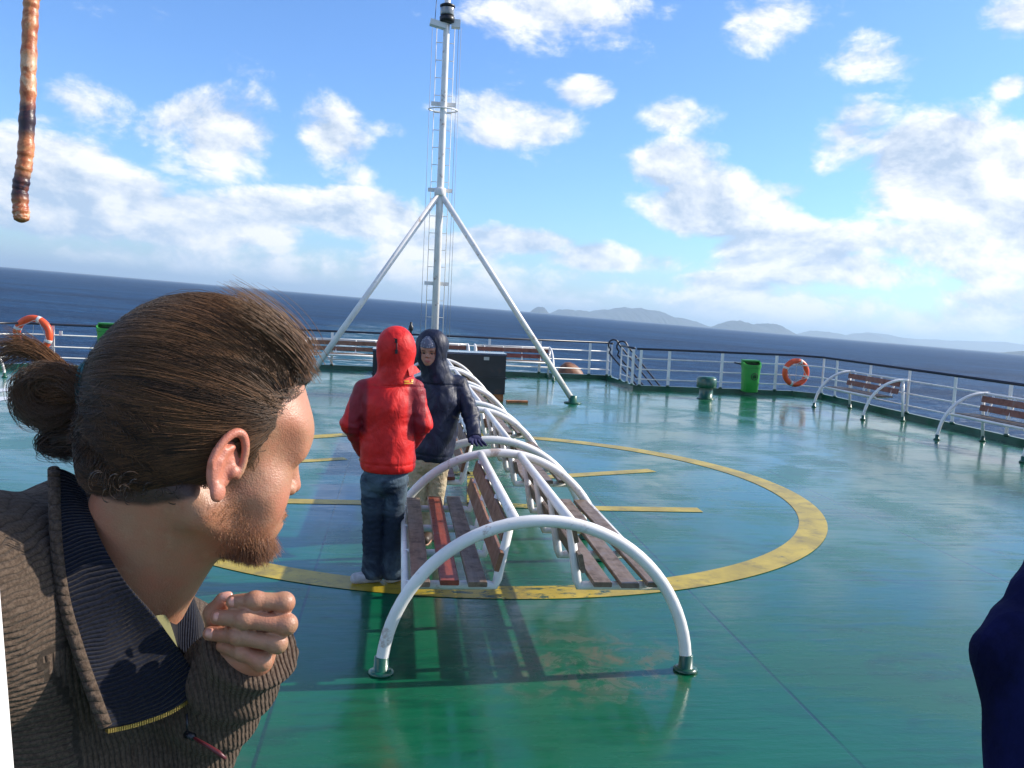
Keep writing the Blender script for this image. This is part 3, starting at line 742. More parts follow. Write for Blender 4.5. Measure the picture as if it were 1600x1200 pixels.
life_ring((9.15, 18.72, .56), (0, 0, .05), 'orange life ring on the right railing, between the litter bin and a bench')
life_ring((-7.47, 18.72, .735), (0, 0, -.1), 'orange life ring on the left railing, above the ponytail', R=.33, r=.072)
m = MB(); m.box((0, 0, 0), (.06, .03, .1)); b_ = m.build('rail_box', MT['white'], None, at_y(95, 521, 18.78)); tag(b_, 'tiny white box on the left railing right of the life ring', 'box')

def cowl():
    p = at_y(892, 580, 24.5)
    r = thing('cowl_vent', (p.x, 24.5, -2.6), 'rusty brown cowl vent on the lower deck beyond the stern railing', 'vent')
    MB().lathe([(.26, 0), (.26, .02), (.2, .05), (.2, 2.25)], (0, 0, 0), 24).build('pipe', MT['rustvent'], r)
    m = MB(); R = Matrix.Rotation(rad(-58), 3, 'Y') @ Matrix.Rotation(0, 3, 'Z')
    m.lathe([(.20, -.34), (.27, -.22), (.31, -.05), (.315, .08), (.28, .24), (.2, .34), (.06, .39)], (0, 0, 2.46), 28, R=R)
    m.build('hood', MT['rustvent'], r)
cowl()

# stick-like rope end hanging at top left, close to the camera
def hanging_rope():
    d = 1.05
    pix = [(49, -4), (48, 20), (46, 60), (44.5, 110), (44, 150), (42, 195), (40.5, 235), (38, 258), (34, 280), (31, 300), (32, 322), (33.5, 338), (34, 348)]
    P = [at_depth(x, y, d) for x, y in pix]
    top = P[0]
    root = thing('hanging_rope', top, 'mottled brown, cream and black rope end hanging at the top left corner', 'rope')
    pts = []; rs = []
    V = np.array([list(p - top) for p in P]); s = np.linspace(0, len(V) - 1, 150)
    for q in s:
        i = min(int(q), len(V) - 2); f = q - i; v = V[i] * (1 - f) + V[i + 1] * f
        pts.append(Vector(v)); e = min(1, (1 - q / s[-1]) * 18 + .015)
        rs.append(.0088 * math.sqrt(e) * (1 + .05 * math.sin(q * 5.5) + .04 * math.sin(q * 13.1 + 1) + .015 * math.sin(q * 31)) * (1 + .06 * q / s[-1]))
    def fn(t, b, tc):
        _, _, Z = t.sep(tc)
        n = t.noise(tc, 55, 5, .7, .6); n2 = t.noise(t.vm('ADD', tc, (1, 2, 3)), 160, 3, .6)
        q = t.m('ADD', t.m('MULTIPLY', Z, 9.5), t.m('MULTIPLY', n, 1.2))
        bands = t.noise(t.comb(0, 0, q), 2.3, 2, .5)
        c = t.mix(t.smooth(n, .36, .62), (.34, .075, .02), (.60, .24, .09))
        c = t.mix(t.m('MULTIPLY', t.smooth(t.m('ADD', t.m('MULTIPLY', bands, .5), t.m('MULTIPLY', n, .5)), .50, .60), .8), c, (.68, .46, .30))
        z = lambda a, b2: t.m('MULTIPLY', t.smooth(Z, a - .012, a + .004), t.smooth(Z, b2 - .004, b2 + .012, 1, 0))
        dk = t.m('MAXIMUM', z(-.243, -.222), z(-.165, -.135))
        c = t.mix(t.m('MULTIPLY', dk, t.smooth(n, .3, .5, .6, 1)), c, (.03, .012, .02))
        t.l.new(c, b.inputs['Base Color'])
        t.l.new(t.bump(t.m('ADD', n, t.m('MULTIPLY', n2, .4)), .5, .002), b.inputs['Normal'])
    MB().tube(pts, rs, 20).build('rope', mat('mottled_rope', (.4, .15, .06), .38, fn=fn), root)
    MB().tube([Vector((0, 0, .0)) + Vector(V[0]), CU * .012, CU * .05 + CR * .01, CU * .9 + CR * .02 + CD * .1], [.0112, .0112, .0105, .0105], 14).build('white_sleeve', MT['white'], root)
hanging_rope()
# white post close by at the lower left
p0 = at_depth(-66, 960, .50); p1 = at_depth(-42, 1260, .50)
dn = (p1 - p0).normalized(); base = p0 + dn * ((0 - p0.z) / dn.z); top = p0 - dn * .45
m = MB(); m.tube([top - base, Vector((0, 0, 0))], .022, 20); wp = m.build('white_post', MT['white'], None, base); tag(wp, 'white painted post at the lower left edge, beside the brown sweater', 'post')
# ---------------------------------------------------------------- implicit-surface modelling for bodies and clothes
def vnoise(P, scale, seed=0):
    """cheap smooth value noise, P (n,3)"""
    Q = P * scale + seed * 17.3; I = np.floor(Q).astype(np.int64); f = Q - I; f = f * f * (3 - 2 * f)
    def h(a, b, c):
        n = (a * 374761393 + b * 668265263 + c * 2147483647 + seed * 974711) & 0x7fffffff
        n = (n ^ (n >> 13)) * 1274126177 & 0x7fffffff; return ((n ^ (n >> 16)) & 0xffff) / 32768.0 - 1
    x, y, z = I[:, 0], I[:, 1], I[:, 2]; r = 0
    for i in (0, 1):
        for j in (0, 1):
            for k in (0, 1):
                w = (f[:, 0] if i else 1 - f[:, 0]) * (f[:, 1] if j else 1 - f[:, 1]) * (f[:, 2] if k else 1 - f[:, 2])
                r = r + w * h(x + i, y + j, z + k)
    return r
def smin(a, b, k):
    h = np.clip(.5 + .5 * (b - a) / k, 0, 1); return b * (1 - h) + a * h - k * h * (1 - h)
def smax(a, b, k): return -smin(-a, -b, k)
A = lambda *v: np.array(v, float)
def cone(P, a, b, ra, rb):
    a = np.asarray(a, float); b = np.asarray(b, float); ab = b - a; t = np.clip(((P - a) @ ab) / (ab @ ab), 0, 1)
    return np.linalg.norm(P - a - t[:, None] * ab, axis=1) - (ra + (rb - ra) * t)
def ell(P, c, r, R=None):
    Q = P - np.asarray(c, float)
    if R is not None: Q = Q @ R
    r = np.asarray(r, float); k0 = np.linalg.norm(Q / r, axis=1); k1 = np.linalg.norm(Q / (r * r), axis=1)
    return k0 * (k0 - 1) / np.maximum(k1, 1e-9)
def chain(P, pts, rs, k=.004):
    d = None
    for i in range(len(pts) - 1):
        e = cone(P, pts[i], pts[i + 1], rs[i], rs[i + 1]); d = e if d is None else smin(d, e, k)
    return d
def poly2(x, z, pg):
    """signed distance to polygon pg in the x-z plane (negative inside)"""
    pg = np.asarray(pg, float); n = len(pg); d = np.full(len(x), 1e9); s = np.ones(len(x))
    for i in range(n):
        j = (i - 1) % n; e = pg[j] - pg[i]; wx, wz = x - pg[i][0], z - pg[i][1]
        t = np.clip((wx * e[0] + wz * e[1]) / (e @ e), 0, 1)
        d = np.minimum(d, (wx - e[0] * t) ** 2 + (wz - e[1] * t) ** 2)
        c1 = z >= pg[i][1]; c2 = z < pg[j][1]; c3 = e[0] * wz > e[1] * wx
        fl = (c1 & c2 & c3) | (~c1 & ~c2 & ~c3); s = np.where(fl, -s, s)
    return s * np.sqrt(d)
def rotm(axis, deg): return np.array(Matrix.Rotation(rad(deg), 3, axis))

def surface(f, lo, hi, h, iters=2, B=6):
    """surface nets of f(P)<0 in the box lo..hi with cell h; only blocks near the surface are evaluated finely"""
    lo = np.asarray(lo, float); hi = np.asarray(hi, float); n = (np.ceil((hi - lo) / (h * B)).astype(int)) * B + 1
    nb = (n - 1) // B
    bc = np.stack(np.meshgrid(*[np.arange(k) for k in nb], indexing='ij'), -1).reshape(-1, 3)
    cen = lo + (bc + .5) * B * h; d = f(cen)
    G = np.empty(n, np.float32); act = np.abs(d) < B * h * 1.35
    far = np.where(d < 0, -1., 1.).reshape(nb)
    G[:-1, :-1, :-1] = np.repeat(np.repeat(np.repeat(far, B, 0), B, 1), B, 2); G[-1] = 1; G[:, -1] = 1; G[:, :, -1] = 1
    ab = bc[act]; off = np.stack(np.meshgrid(*[np.arange(B + 1)] * 3, indexing='ij'), -1).reshape(-1, 3)
    for s in range(0, len(ab), 600):
        idx = (ab[s:s + 600][:, None, :] * B + off[None]).reshape(-1, 3); v = f(lo + idx * h)
        G[idx[:, 0], idx[:, 1], idx[:, 2]] = v
    S = G < 0; c = np.zeros(n - 1, int)
    for i in (0, 1):
        for j in (0, 1):
            for k in (0, 1): c += S[i:n[0] - 1 + i, j:n[1] - 1 + j, k:n[2] - 1 + k]
    cell = (c > 0) & (c < 8); ci = np.argwhere(cell); ID = -np.ones(n - 1, int); ID[cell] = np.arange(len(ci))
    acc = np.zeros((len(ci), 3)); cnt = np.zeros(len(ci))
    cor = [(i, j, k) for i in (0, 1) for j in (0, 1) for k in (0, 1)]
    for a in cor:
        for ax in range(3):
            if a[ax]: continue
            b = list(a); b[ax] = 1
            ia, ib = ci + a, ci + b; va = G[ia[:, 0], ia[:, 1], ia[:, 2]].astype(float); vb = G[ib[:, 0], ib[:, 1], ib[:, 2]].astype(float)
            m = (va < 0) != (vb < 0); t = np.zeros(len(ci)); t[m] = va[m] / (va[m] - vb[m])
            p = np.array(a, float) + np.eye(3)[ax] * t[:, None]; acc[m] += p[m]; cnt[m] += 1
    V = lo + (ci + acc / np.maximum(cnt, 1)[:, None]) * h
    F = []
    for ax in range(3):
        u, v = (ax + 1) % 3, (ax + 2) % 3
        s0 = [slice(None)] * 3; s1 = [slice(None)] * 3; s0[ax] = slice(0, -1); s1[ax] = slice(1, None)
        e = np.argwhere(S[tuple(s0)] != S[tuple(s1)])
        e = e[(e[:, u] > 0) & (e[:, v] > 0) & (e[:, u] < n[u] - 1) & (e[:, v] < n[v] - 1)]
        if not len(e): continue
        du = np.zeros(3, int); dv = np.zeros(3, int); du[u] = 1; dv[v] = 1
        q = np.stack([ID[tuple((e - du - dv).T)], ID[tuple((e - dv).T)], ID[tuple(e.T)], ID[tuple((e - du).T)]], 1)
        flip = ~S[tuple(e.T)]; q[flip] = q[flip][:, ::-1]; F.append(q)
    F = np.concatenate(F); F = F[(F >= 0).all(1)]
    for _ in range(iters):
        g = np.stack([f(V + np.eye(3)[i] * h * .3) - f(V - np.eye(3)[i] * h * .3) for i in range(3)], 1) / (h * .6)
        d = f(V); st = d[:, None] * g / np.maximum((g * g).sum(1), .2)[:, None]
        V = V - np.clip(st, -h, h) * .8
    return V, F
def sdf_obj(name, f, lo, hi, h, m, parent=None, mw=None, iters=1, attr=None):
    V, F = surface(f, lo, hi, h, iters)
    me = bpy.data.meshes.new(name); me.vertices.add(len(V)); me.vertices.foreach_set('co', V.astype(np.float32).ravel())
    me.loops.add(F.size); me.loops.foreach_set('vertex_index', F.astype(np.int32).ravel())
    me.polygons.add(len(F)); me.polygons.foreach_set('loop_start', np.arange(0, F.size, 4, dtype=np.int32))
    try: me.polygons.foreach_set('loop_total', np.full(len(F), 4, np.int32))
    except Exception: pass
    me.update(calc_edges=True); me.validate(); me.shade_smooth()
    o = bpy.data.objects.new(name, me); COL.objects.link(o); me.materials.append(m)
    if attr is not None:
        for an, fn in attr.items():
            a = me.attributes.new(an, 'FLOAT', 'POINT'); a.data.foreach_set('value', fn(V).astype(np.float32))
    if parent: o.parent = parent
    elif mw is not None: o.matrix_world = mw
    return o
def strands(name, paths, r0, m, parent=None, seg=3, col=None, taper=.25):
    """paths: (n, k, 3) array; thin tapering tubes, one mesh. col: per-strand value for the material"""
    n, k, _ = paths.shape
    T = np.gradient(paths, axis=1); T /= np.linalg.norm(T, axis=2, keepdims=True) + 1e-12
    ref = np.where(np.abs(T[:, :, 2:3]) < .9, A(0, 0, 1), A(0, 1, 0)); U = np.cross(T, ref); U /= np.linalg.norm(U, axis=2, keepdims=True) + 1e-12; W = np.cross(T, U)
    s = np.linspace(0, 1, k); rr = (np.asarray(r0).reshape(-1, 1) * (1 - (1 - taper) * s[None] ** 2))[:, :, None]
    rings = [paths + (U * math.cos(2 * math.pi * i / seg) + W * math.sin(2 * math.pi * i / seg)) * rr for i in range(seg)]
    V = np.stack(rings, 2).reshape(-1, 3)
    i = np.arange(n)[:, None, None] * k * seg; j = np.arange(k - 1)[None, :, None] * seg; q = np.arange(seg)[None, None, :]; q2 = (q + 1) % seg
    F = np.stack([(i + j + q), (i + j + q2), (i + j + seg + q2), (i + j + seg + q)], -1).reshape(-1, 4)
    me = bpy.data.meshes.new(name); me.vertices.add(len(V)); me.vertices.foreach_set('co', V.astype(np.float32).ravel())
    me.loops.add(F.size); me.loops.foreach_set('vertex_index', F.astype(np.int32).ravel()); me.polygons.add(len(F))
    me.polygons.foreach_set('loop_start', np.arange(0, F.size, 4, dtype=np.int32)); me.update(calc_edges=True); me.shade_smooth()
    a = me.attributes.new('tone', 'FLOAT', 'POINT'); c = RNG.random(n) if col is None else col
    a.data.foreach_set('value', np.repeat(c, k * seg).astype(np.float32))
    o = bpy.data.objects.new(name, me); COL.objects.link(o); me.materials.append(m)
    if parent: o.parent = parent
    return o

def attr_node(t, name):
    n = t.node('ShaderNodeAttribute'); n.attribute_name = name; return n.outputs['Fac']
def hair_fn(c1, c2, rough=.34, spec=.6):
    def fn(t, b, tc):
        c = t.mix(attr_node(t, 'tone'), c1, c2); t.l.new(c, b.inputs['Base Color'])
        b.inputs['Roughness'].default_value = rough; b.inputs['Specular IOR Level'].default_value = spec
        b.inputs['Sheen Weight'].default_value = .15
    return fn
def skin_fn(base, red, stub=None, amt=.55):
    def fn(t, b, tc):
        n = t.noise(tc, 28, 4, .6); n2 = t.noise(tc, 160, 4, .6)
        c = t.mix(t.smooth(n, .3, .7), base, red); n3 = t.noise(tc, 75, 5, .7)
        c = t.mix(t.m('MULTIPLY', t.smooth(n3, .52, .72), .35), c, (.36, .13, .075)); c = t.mix(t.m('MULTIPLY', t.smooth(t.noise(t.vm('ADD', tc, (3, 1, 4)), 60, 4, .6), .55, .7), .25), c, (.56, .34, .22))
        if stub is not None:
            k = attr_node(t, 'beard'); sp = t.smooth(t.noise(tc, 700, 2, .6), .38, .62)
            c = t.mix(t.m('MULTIPLY', k, t.m('ADD', .35, t.m('MULTIPLY', sp, amt))), c, stub)
            c = t.mix(t.m('MULTIPLY', attr_node(t, 'blush'), .75), c, (.56, .16, .11))
            c = t.mix(attr_node(t, 'scalp'), c, (.06, .03, .02))
        t.l.new(c, b.inputs['Base Color']); b.inputs['Roughness'].default_value = .46
        b.inputs['Subsurface Weight'].default_value = .12; b.inputs['Subsurface Radius'].default_value = (1, .3, .15); b.inputs['Subsurface Scale'].default_value = .006
        po = t.vor(tc, 520)
        t.l.new(t.bump(t.m('ADD', t.m('MULTIPLY', n, .6), t.m('ADD', n2, t.m('MULTIPLY', po, -.5))), .42, .0011), b.inputs['Normal'])
    return fn
def cloth_fn(c1, c2, fold=18, fold_s=.5, fine=500, rough=.6, spec=.4):
    def fn(t, b, tc):
        n = t.noise(tc, fold, 4, .55, .8); w = t.noise(tc, fine, 2, .5)
        c = t.mix(t.smooth(n, .35, .65), c1, c2); t.l.new(c, b.inputs['Base Color'])
        b.inputs['Roughness'].default_value = rough; b.inputs['Specular IOR Level'].default_value = spec
        rg = t.m('SUBTRACT', 1.0, t.m('ABSOLUTE', t.m('SUBTRACT', t.m('MULTIPLY', t.noise(t.map(tc, (1.4, 1.2, .8), rot=(0, -.5, 0)), fold * .7, 4, .5, 1.2), 4), 2)))
        t.l.new(t.bump(t.m('ADD', t.m('ADD', n, t.m('MULTIPLY', rg, .6)), t.m('MULTIPLY', w, .05)), fold_s * 1.4, .014), b.inputs['Normal'])
    return fn
# ---------------------------------------------------------------- the bearded man in the foreground
HD = .84
def head_frame(a=33, p=17):
    F = CR * math.cos(rad(a)) + CD * math.sin(rad(a)); U0 = CU.copy()
    U0 = (U0 - F * U0.dot(F)).normalized()
    F2 = F * math.cos(rad(p)) - U0 * math.sin(rad(p)); U2 = U0 * math.cos(rad(p)) + F * math.sin(rad(p))
    L = U2.cross(F2).normalized()
    return F2.normalized(), L, U2.normalized()
hF, hL, hU = head_frame()
EAR_W = .076
hO = at_depth(353, 731, HD) + hL * EAR_W
HM = Matrix((hF, hL, hU)).transposed().to_4x4(); HM.translation = hO
HMi = HM.inverted()
def side(px, py, y=-EAR_W):
    """head-frame point where the photo ray meets the plane y=const"""
    o = HMi @ CP; d = HMi.to_3x3() @ ray(px, py); k = (y - o.y) / d.y; q = o + d * k; return (q.x, q.z)
def hpt(px, py, d):            # head-frame point at a pixel and depth
    return A(*(HMi @ at_depth(px, py, d)))

# body frame: standing on the deck, chest turned a little to the camera
def mk_frame(yaw, org):
    c, s = math.cos(rad(yaw)), math.sin(rad(yaw)); M_ = Matrix(((c, -s, 0), (s, c, 0), (0, 0, 1))).to_4x4(); M_.translation = org; return M_
neckW = at_depth(150, 915, .94)
BM = mk_frame(-20, Vector((neckW.x, neckW.y, 0))); BMi = BM.inverted()
def bpt(px, py, d): return A(*(BMi @ at_depth(px, py, d)))
H2B = np.array(BMi @ HM); B2H = np.linalg.inv(H2B)
def toB(p): return (H2B @ np.append(p, 1))[:3]
NZ = neckW.z

def head_sdf(P, ear=True):
    Y = np.abs(P[:, 1]); Q = np.stack([P[:, 0], Y, P[:, 2]], 1)
    d = ell(P, (-.014, 0, .062), (.100, .077, .094))
    d = smin(d, ell(P, (.032, 0, .050), (.060, .064, .058)), .02)
    d = smin(d, ell(Q, (.052, .030, .048), (.038, .034, .036)), .02)
    d = smin(d, ell(P, (.034, 0, -.012), (.052, .058, .078)), .02)
    d = smin(d, cone(Q, (-.002, .048, -.048), (.058, .018, -.064), .020, .019), .02)
    d = smin(d, ell(P, (.067, 0, -.066), (.018, .022, .017)), .014)
    d = smin(d, ell(Q, (.056, .038, -.022), (.022, .022, .030)), .030)
    d = smin(d, ell(P, (.066, 0, -.045), (.031, .032, .030)), .014)
    d = smin(d, cone(Q, (.0790, .008, .036), (.072, .043, .033), .0140, .0125), .010)
    d = smax(d, -ell(Q, (.096, .030, .017), (.016, .016, .008)), .010)
    d = smin(d, cone(P, (.082, 0, .033), (.097, 0, -.002), .0075, .0095), .010)
    d = smin(d, ell(Q, (.089, .012, -.007), (.010, .0075, .0075)), .005)
    d = smin(d, ell(P, (.0885, 0, -.036), (.0095, .022, .0055)), .005)
    d = smin(d, ell(P, (.0865, 0, -.047), (.0090, .019, .0060)), .005)
    d = smax(d, -ell(P, (.099, 0, -.0415), (.012, .022, .0012)), .003)
    d = smin(d, ell(Q, (.066, .033, .018), (.0135, .0135, .0125)), .004)
    # hollow under the cheek, temple
    d = smax(d, -ell(Q, (.036, .088, -.050), (.030, .026, .022)), .02)
    d = smax(d, -ell(Q, (.062, .083, .030), (.022, .020, .022)), .02)
    return d
# ear, drawn from the photo on the right side and mirrored
EC = A(-.004, -.079, .0)
def ear_sdf(P):
    Q = P.copy(); Q[:, 1] = -np.abs(P[:, 1])
    R = rotm('Z', 24) @ rotm('X', -8) @ rotm('Y', 8)   # flares out to the back
    L_ = (Q - (EC + A(.008, 0, .0))) @ R            # local: x fwd, y out(-), z up
    L_ = L_ + A(.012, .006, -.000)
    # rim: an open egg-shaped loop
    a = np.linspace(-.35, 4.55, 26); rx = .0170; rz = .0295
    pts = [(rx * math.cos(t) * (1 - .12 * math.sin(t)) - .000, -.0035 * math.cos(t - 1.2) - .002, rz * math.sin(t) + .004) for t in a]
    pts = [(x * (.80 if z < -.008 else 1), y, z) for x, y, z in pts]
    d = chain(L_, pts, [.0032 + .0008 * math.sin(t) for t in a], .002)
    bowl = ell(L_, (-.001, .0045, .001), (.0165, .0045, .0265))
    bowl = smax(bowl, -ell(L_, (.0035, -.002, -.004), (.0085, .0075, .0100)), .0035)
    bowl = smax(bowl, -ell(L_, (.004, -.003, .014), (.0065, .0050, .0070)), .003)
    d = smin(d, bowl, .004)
    d = smin(d, chain(L_, [(-.0065, .000, -.016), (-.0085, -.0005, .000), (-.0060, -.0005, .012), (.001, .0, .019)], [.0030, .0036, .0034, .003], .002), .004)
    d = smin(d, ell(L_, (.0105, -.001, -.003), (.0040, .0045, .0065)), .003)   # tragus
    d = smin(d, ell(L_, (-.0005, -.0025, -.0275), (.0085, .0042, .0095)), .005)   # lobe
    d = smin(d, ell(L_, (.004, .010, 0), (.012, .010, .024)), .006)
    return d
NB0 = A(-.030, 0, -.030); NB1 = A(*(HMi @ at_depth(178, 965, .94)))
def neck_sdf(P):
    d = cone(P, NB0, NB1, .053, .058)
    # sternomastoid from behind the ear to the pit of the throat
    d = smin(d, cone(P, A(-.022, -.052, -.035), NB1 + A(.052, -.012, -.01), .013, .012), .016)
    d = smin(d, cone(P, A(.022, 0, -.060), NB1 + A(.040, 0, .02), .028, .024), .03)
    d = smin(d, cone(P, A(-.052, 0, -.02), NB1 + A(-.015, 0, -.03), .040, .050), .03)
    return d
TL = .90  # leg start height
def torso_low(P):   # P in body frame: bare body under the clothes, world up
    Y = np.abs(P[:, 1]); Q = np.stack([P[:, 0], Y, P[:, 2]], 1)
    d = ell(P, (-.01, 0, NZ - .22), (.095, .13, .18))
    d = smin(d, cone(P, (-.02, -.03, NZ - .05), RSh + A(.02, .02, -.03), .04, .035), .05); d = smin(d, cone(P, (.0, .03, NZ - .07), LSh, .04, .035), .05)
    d = smin(d, ell(P, (.0, 0, 1.0), (.10, .145, .17)), .08)
    d = smin(d, cone(Q, (0, .085, .92), (.01, .095, .50), .080, .054), .03)
    d = smin(d, cone(Q, (.01, .095, .50), (-.01, .10, .09), .052, .036), .02)
    d = smin(d, cone(Q, (-.02, .10, .05), (.15, .12, .035), .038, .030), .02)
    return d
# left arm raised with the fist in front of the chest (pixels + depths), right arm hanging
HANDD = .83
LSh = bpt(300, 1035, 1.08); LEl = bpt(272, 1195, .955); LWr = bpt(366, 1052, HANDD + .055)
RSh = bpt(-105, 955, .77); REl = A(-.09, -.23, NZ - .37); RWr = A(.06, -.22, NZ - .60)
def hz(x, y, dd=0.0): return bpt(280 + x * 220 / 1200, 880 + y * 220 / 1200, HANDD + dd)
def hand_left(P):
    fing = [  # tip, DIP, PIP, MCP ; radii
        ([hz(462, 330, -.004), hz(650, 318, -.012), hz(895, 335, -.004), hz(800, 430, .046)], [.0070, .0080, .0090, .0105]),
        ([hz(330, 462, -.006), hz(560, 478, -.016), hz(915, 520, -.007), hz(760, 560, .046)], [.0074, .0083, .0093, .0107]),
        ([hz(262, 600, .004), hz(500, 618, -.012), hz(835, 682, -.007), hz(690, 690, .042)], [.0068, .0078, .0088, .0103]),
        ([hz(370, 705, .004), hz(530, 755, -.006), hz(705, 835, -.003), hz(590, 810, .036)], [.0063, .0072, .0083, .0098])]
    d = None
    for p, r in fing:
        e = chain(P, p, r, .004)
        for q, rr in ((p[1], r[1] + .0002), (p[2], r[2] + .0003)): e = smin(e, np.linalg.norm(P - q, axis=1) - rr, .004)
        d = e if d is None else smin(d, e, .0022)
    palm = chain(P, [hz(760, 450, .048), hz(700, 600, .050), hz(560, 790, .045)], [.016, .017, .016], .01)
    palm = smin(palm, chain(P, [hz(600, 500, .040), hz(480, 760, .034), hz(500, 900, .045)], [.018, .023, .024], .02), .02)
    palm = smin(palm, cone(P, hz(640, 800, .020), hz(480, 960, .046), .019, .026), .02)
    d = smin(d, palm, .006)
    th = chain(P, [hz(375, 320, .016), hz(300, 430, .022), hz(330, 600, .036), hz(420, 800, .046)], [.0082, .0098, .0120, .018], .006)
    d = smin(d, th, .003)
    wr = cone(P, hz(500, 930, .046), LWr + (LEl - LWr) * .25, .026, .028)
    return smin(d, wr, .02)
def body_all(P):
    """P in body frame"""
    Ph = P @ B2H[:3, :3].T + B2H[:3, 3]
    d = smin(head_sdf(Ph), neck_sdf(Ph), .018)
    return smin(d, ear_sdf(Ph), .004)
def body_full(P):
    d = np.full(len(P), 9.)
    m = P[:, 2] > NZ - .16; d[m] = body_all(P[m])
    t = torso_low(P); d = smin(d, t, .03)
    d = smin(d, chain(P, [LSh, LEl], [.045, .036]), .03); d = smin(d, cone(P, LEl, LWr, .036, .027), .01)
    hm = np.linalg.norm(P - LWr, axis=1) < .20; 
    if hm.any(): d[hm] = np.minimum(d[hm], hand_left(P[hm]))
    d = smin(d, chain(P, [RSh, REl, RWr], [.045, .036, .026]), .03)
    d = smin(d, cone(P, RWr, RWr + A(.03, 0, -.10), .030, .022), .02)
    return d

man = None
def build_man():
    global man
    skin = mat('man_skin', (.50, .26, .17), .46, fn=skin_fn((.41, .215, .125), (.47, .19, .11), (.20, .075, .03)))
    lim = np.array([(BMi @ (HM @ Vector(v))) for v in [(-.12, -.1, -.2), (.13, .1, .16)]])
    hc = toB(A(0, 0, .02))
    # one mesh: coarse body below, fine head and hand, all sampled from the same field
    lo = A(-.45, -.5, -.01); hi = A(.45, .5, NZ + .36)
    Hfine = .0026
    V1, F1 = surface(body_full, (hc[0] - .16, hc[1] - .16, NZ - .03), (hc[0] + .16, hc[1] + .16, hc[2] + .17), Hfine, 1)
    wc = hz(600, 600, .02)
    V2, F2 = surface(lambda P: hand_left(P), wc - A(.085, .085, .085), wc + A(.085, .085, .085), .0015, 1)
    def low(P):
        d = body_full(P); d = np.maximum(d, P[:, 2] - (NZ + .0)); return np.maximum(d, .075 - np.linalg.norm(P - wc, axis=1))
    V3, F3 = surface(low, (-.34, -.62, -.012), (.40, .50, NZ + .02), .011, 1)
    V = np.concatenate([V1, V2, V3]); F = np.concatenate([F1, F2 + len(V1), F3 + len(V1) + len(V2)])
    o = new_mesh('person', V, F, skin); o.matrix_world = BM
    me = o.data
    Vh = V @ B2H[:3, :3].T + B2H[:3, 3]; Y = np.abs(Vh[:, 1])
    # beard mask on jaw and chin, colour of its own
    jaw = cone(np.stack([Vh[:, 0], Y, Vh[:, 2]], 1), (.012, .058, -.040), (.075, .010, -.086), .020, .028)
    side_ = cone(np.stack([Vh[:, 0], Y, Vh[:, 2]], 1), (.014, .066, .005), (.012, .060, -.040), .008, .014)
    mo = .004 + np.linalg.norm((np.stack([Vh[:, 0], Y, Vh[:, 2]], 1) - A(.085, .018, -.036)) / A(1, 1, .8), axis=1) - .016
    def sm(x, a, b): t = np.clip((x - a) / (b - a), 0, 1); return t * t * (3 - 2 * t)
    bd = np.maximum(np.maximum(1 - sm(jaw, -.012, .012), (1 - sm(side_, -.006, .006)) * .8), (1 - sm(mo, -.006, .004)) * .6)
    bd[len(V1):] = 0
    bd = np.where((Vh[:, 2] > .03), 0, bd)
    blush = np.exp(-(np.linalg.norm(np.stack([Vh[:, 0] - .068, Y - .045, Vh[:, 2] + .02], 1), axis=1) / .022) ** 2) * .55 + np.exp(-(np.linalg.norm(np.stack([Vh[:, 0] - .104, Y, Vh[:, 2] + .004], 1), axis=1) / .014) ** 2) * .6
    blush += .75 * np.exp(-(np.maximum(0, ear_sdf(Vh)) / .003) ** 2) * (Vh[:, 0] < .012) * (Vh[:, 2] > -.05) * (Vh[:, 2] < .05) * (Y > .068)
    blush[len(V1):] = 0
    for i, zz in ((0, 0),):
        for p_ in (hz(462, 330), hz(330, 462), hz(262, 600), hz(375, 320, .016)): blush[len(V1):len(V1) + len(V2)] += .28 * np.exp(-(np.linalg.norm(V2 - p_, axis=1) / .013) ** 2)
    sc = np.zeros(len(V)); sc[:len(V1)] = sm(-poly2(Vh[:len(V1), 0], Vh[:len(V1), 2], HAIRLINE), -.001, .005) * (Y[:len(V1)] > .0)
    sc = np.where(ear_sdf(Vh) < .0016, 0, sc)
    for nme, a in (('beard', bd), ('blush', np.clip(blush, 0, 1)), ('scalp', sc)):
        at = me.attributes.new(nme, 'FLOAT', 'POINT'); at.data.foreach_set('value', a.astype(np.float32))
    tag(o, 'bearded man with brown hair in a ponytail and brown knitted sweater, close up at left', 'person')
    man = o
    return o

# hairline polygon in the head's side view (x fwd, z up), read off the photo
HL_px = [(332, 700), (325, 748), (312, 780), (280, 790), (240, 800), (195, 798), (150, 785), (112, 740), (60, 640), (60, 420), (560, 380), (520, 600), (470, 603), (447, 618), (432, 642), (428, 668), (412, 690), (398, 706), (386, 700), (372, 676), (350, 664), (335, 676)]
HAIRLINE = np.array([side(*p) for p in HL_px])

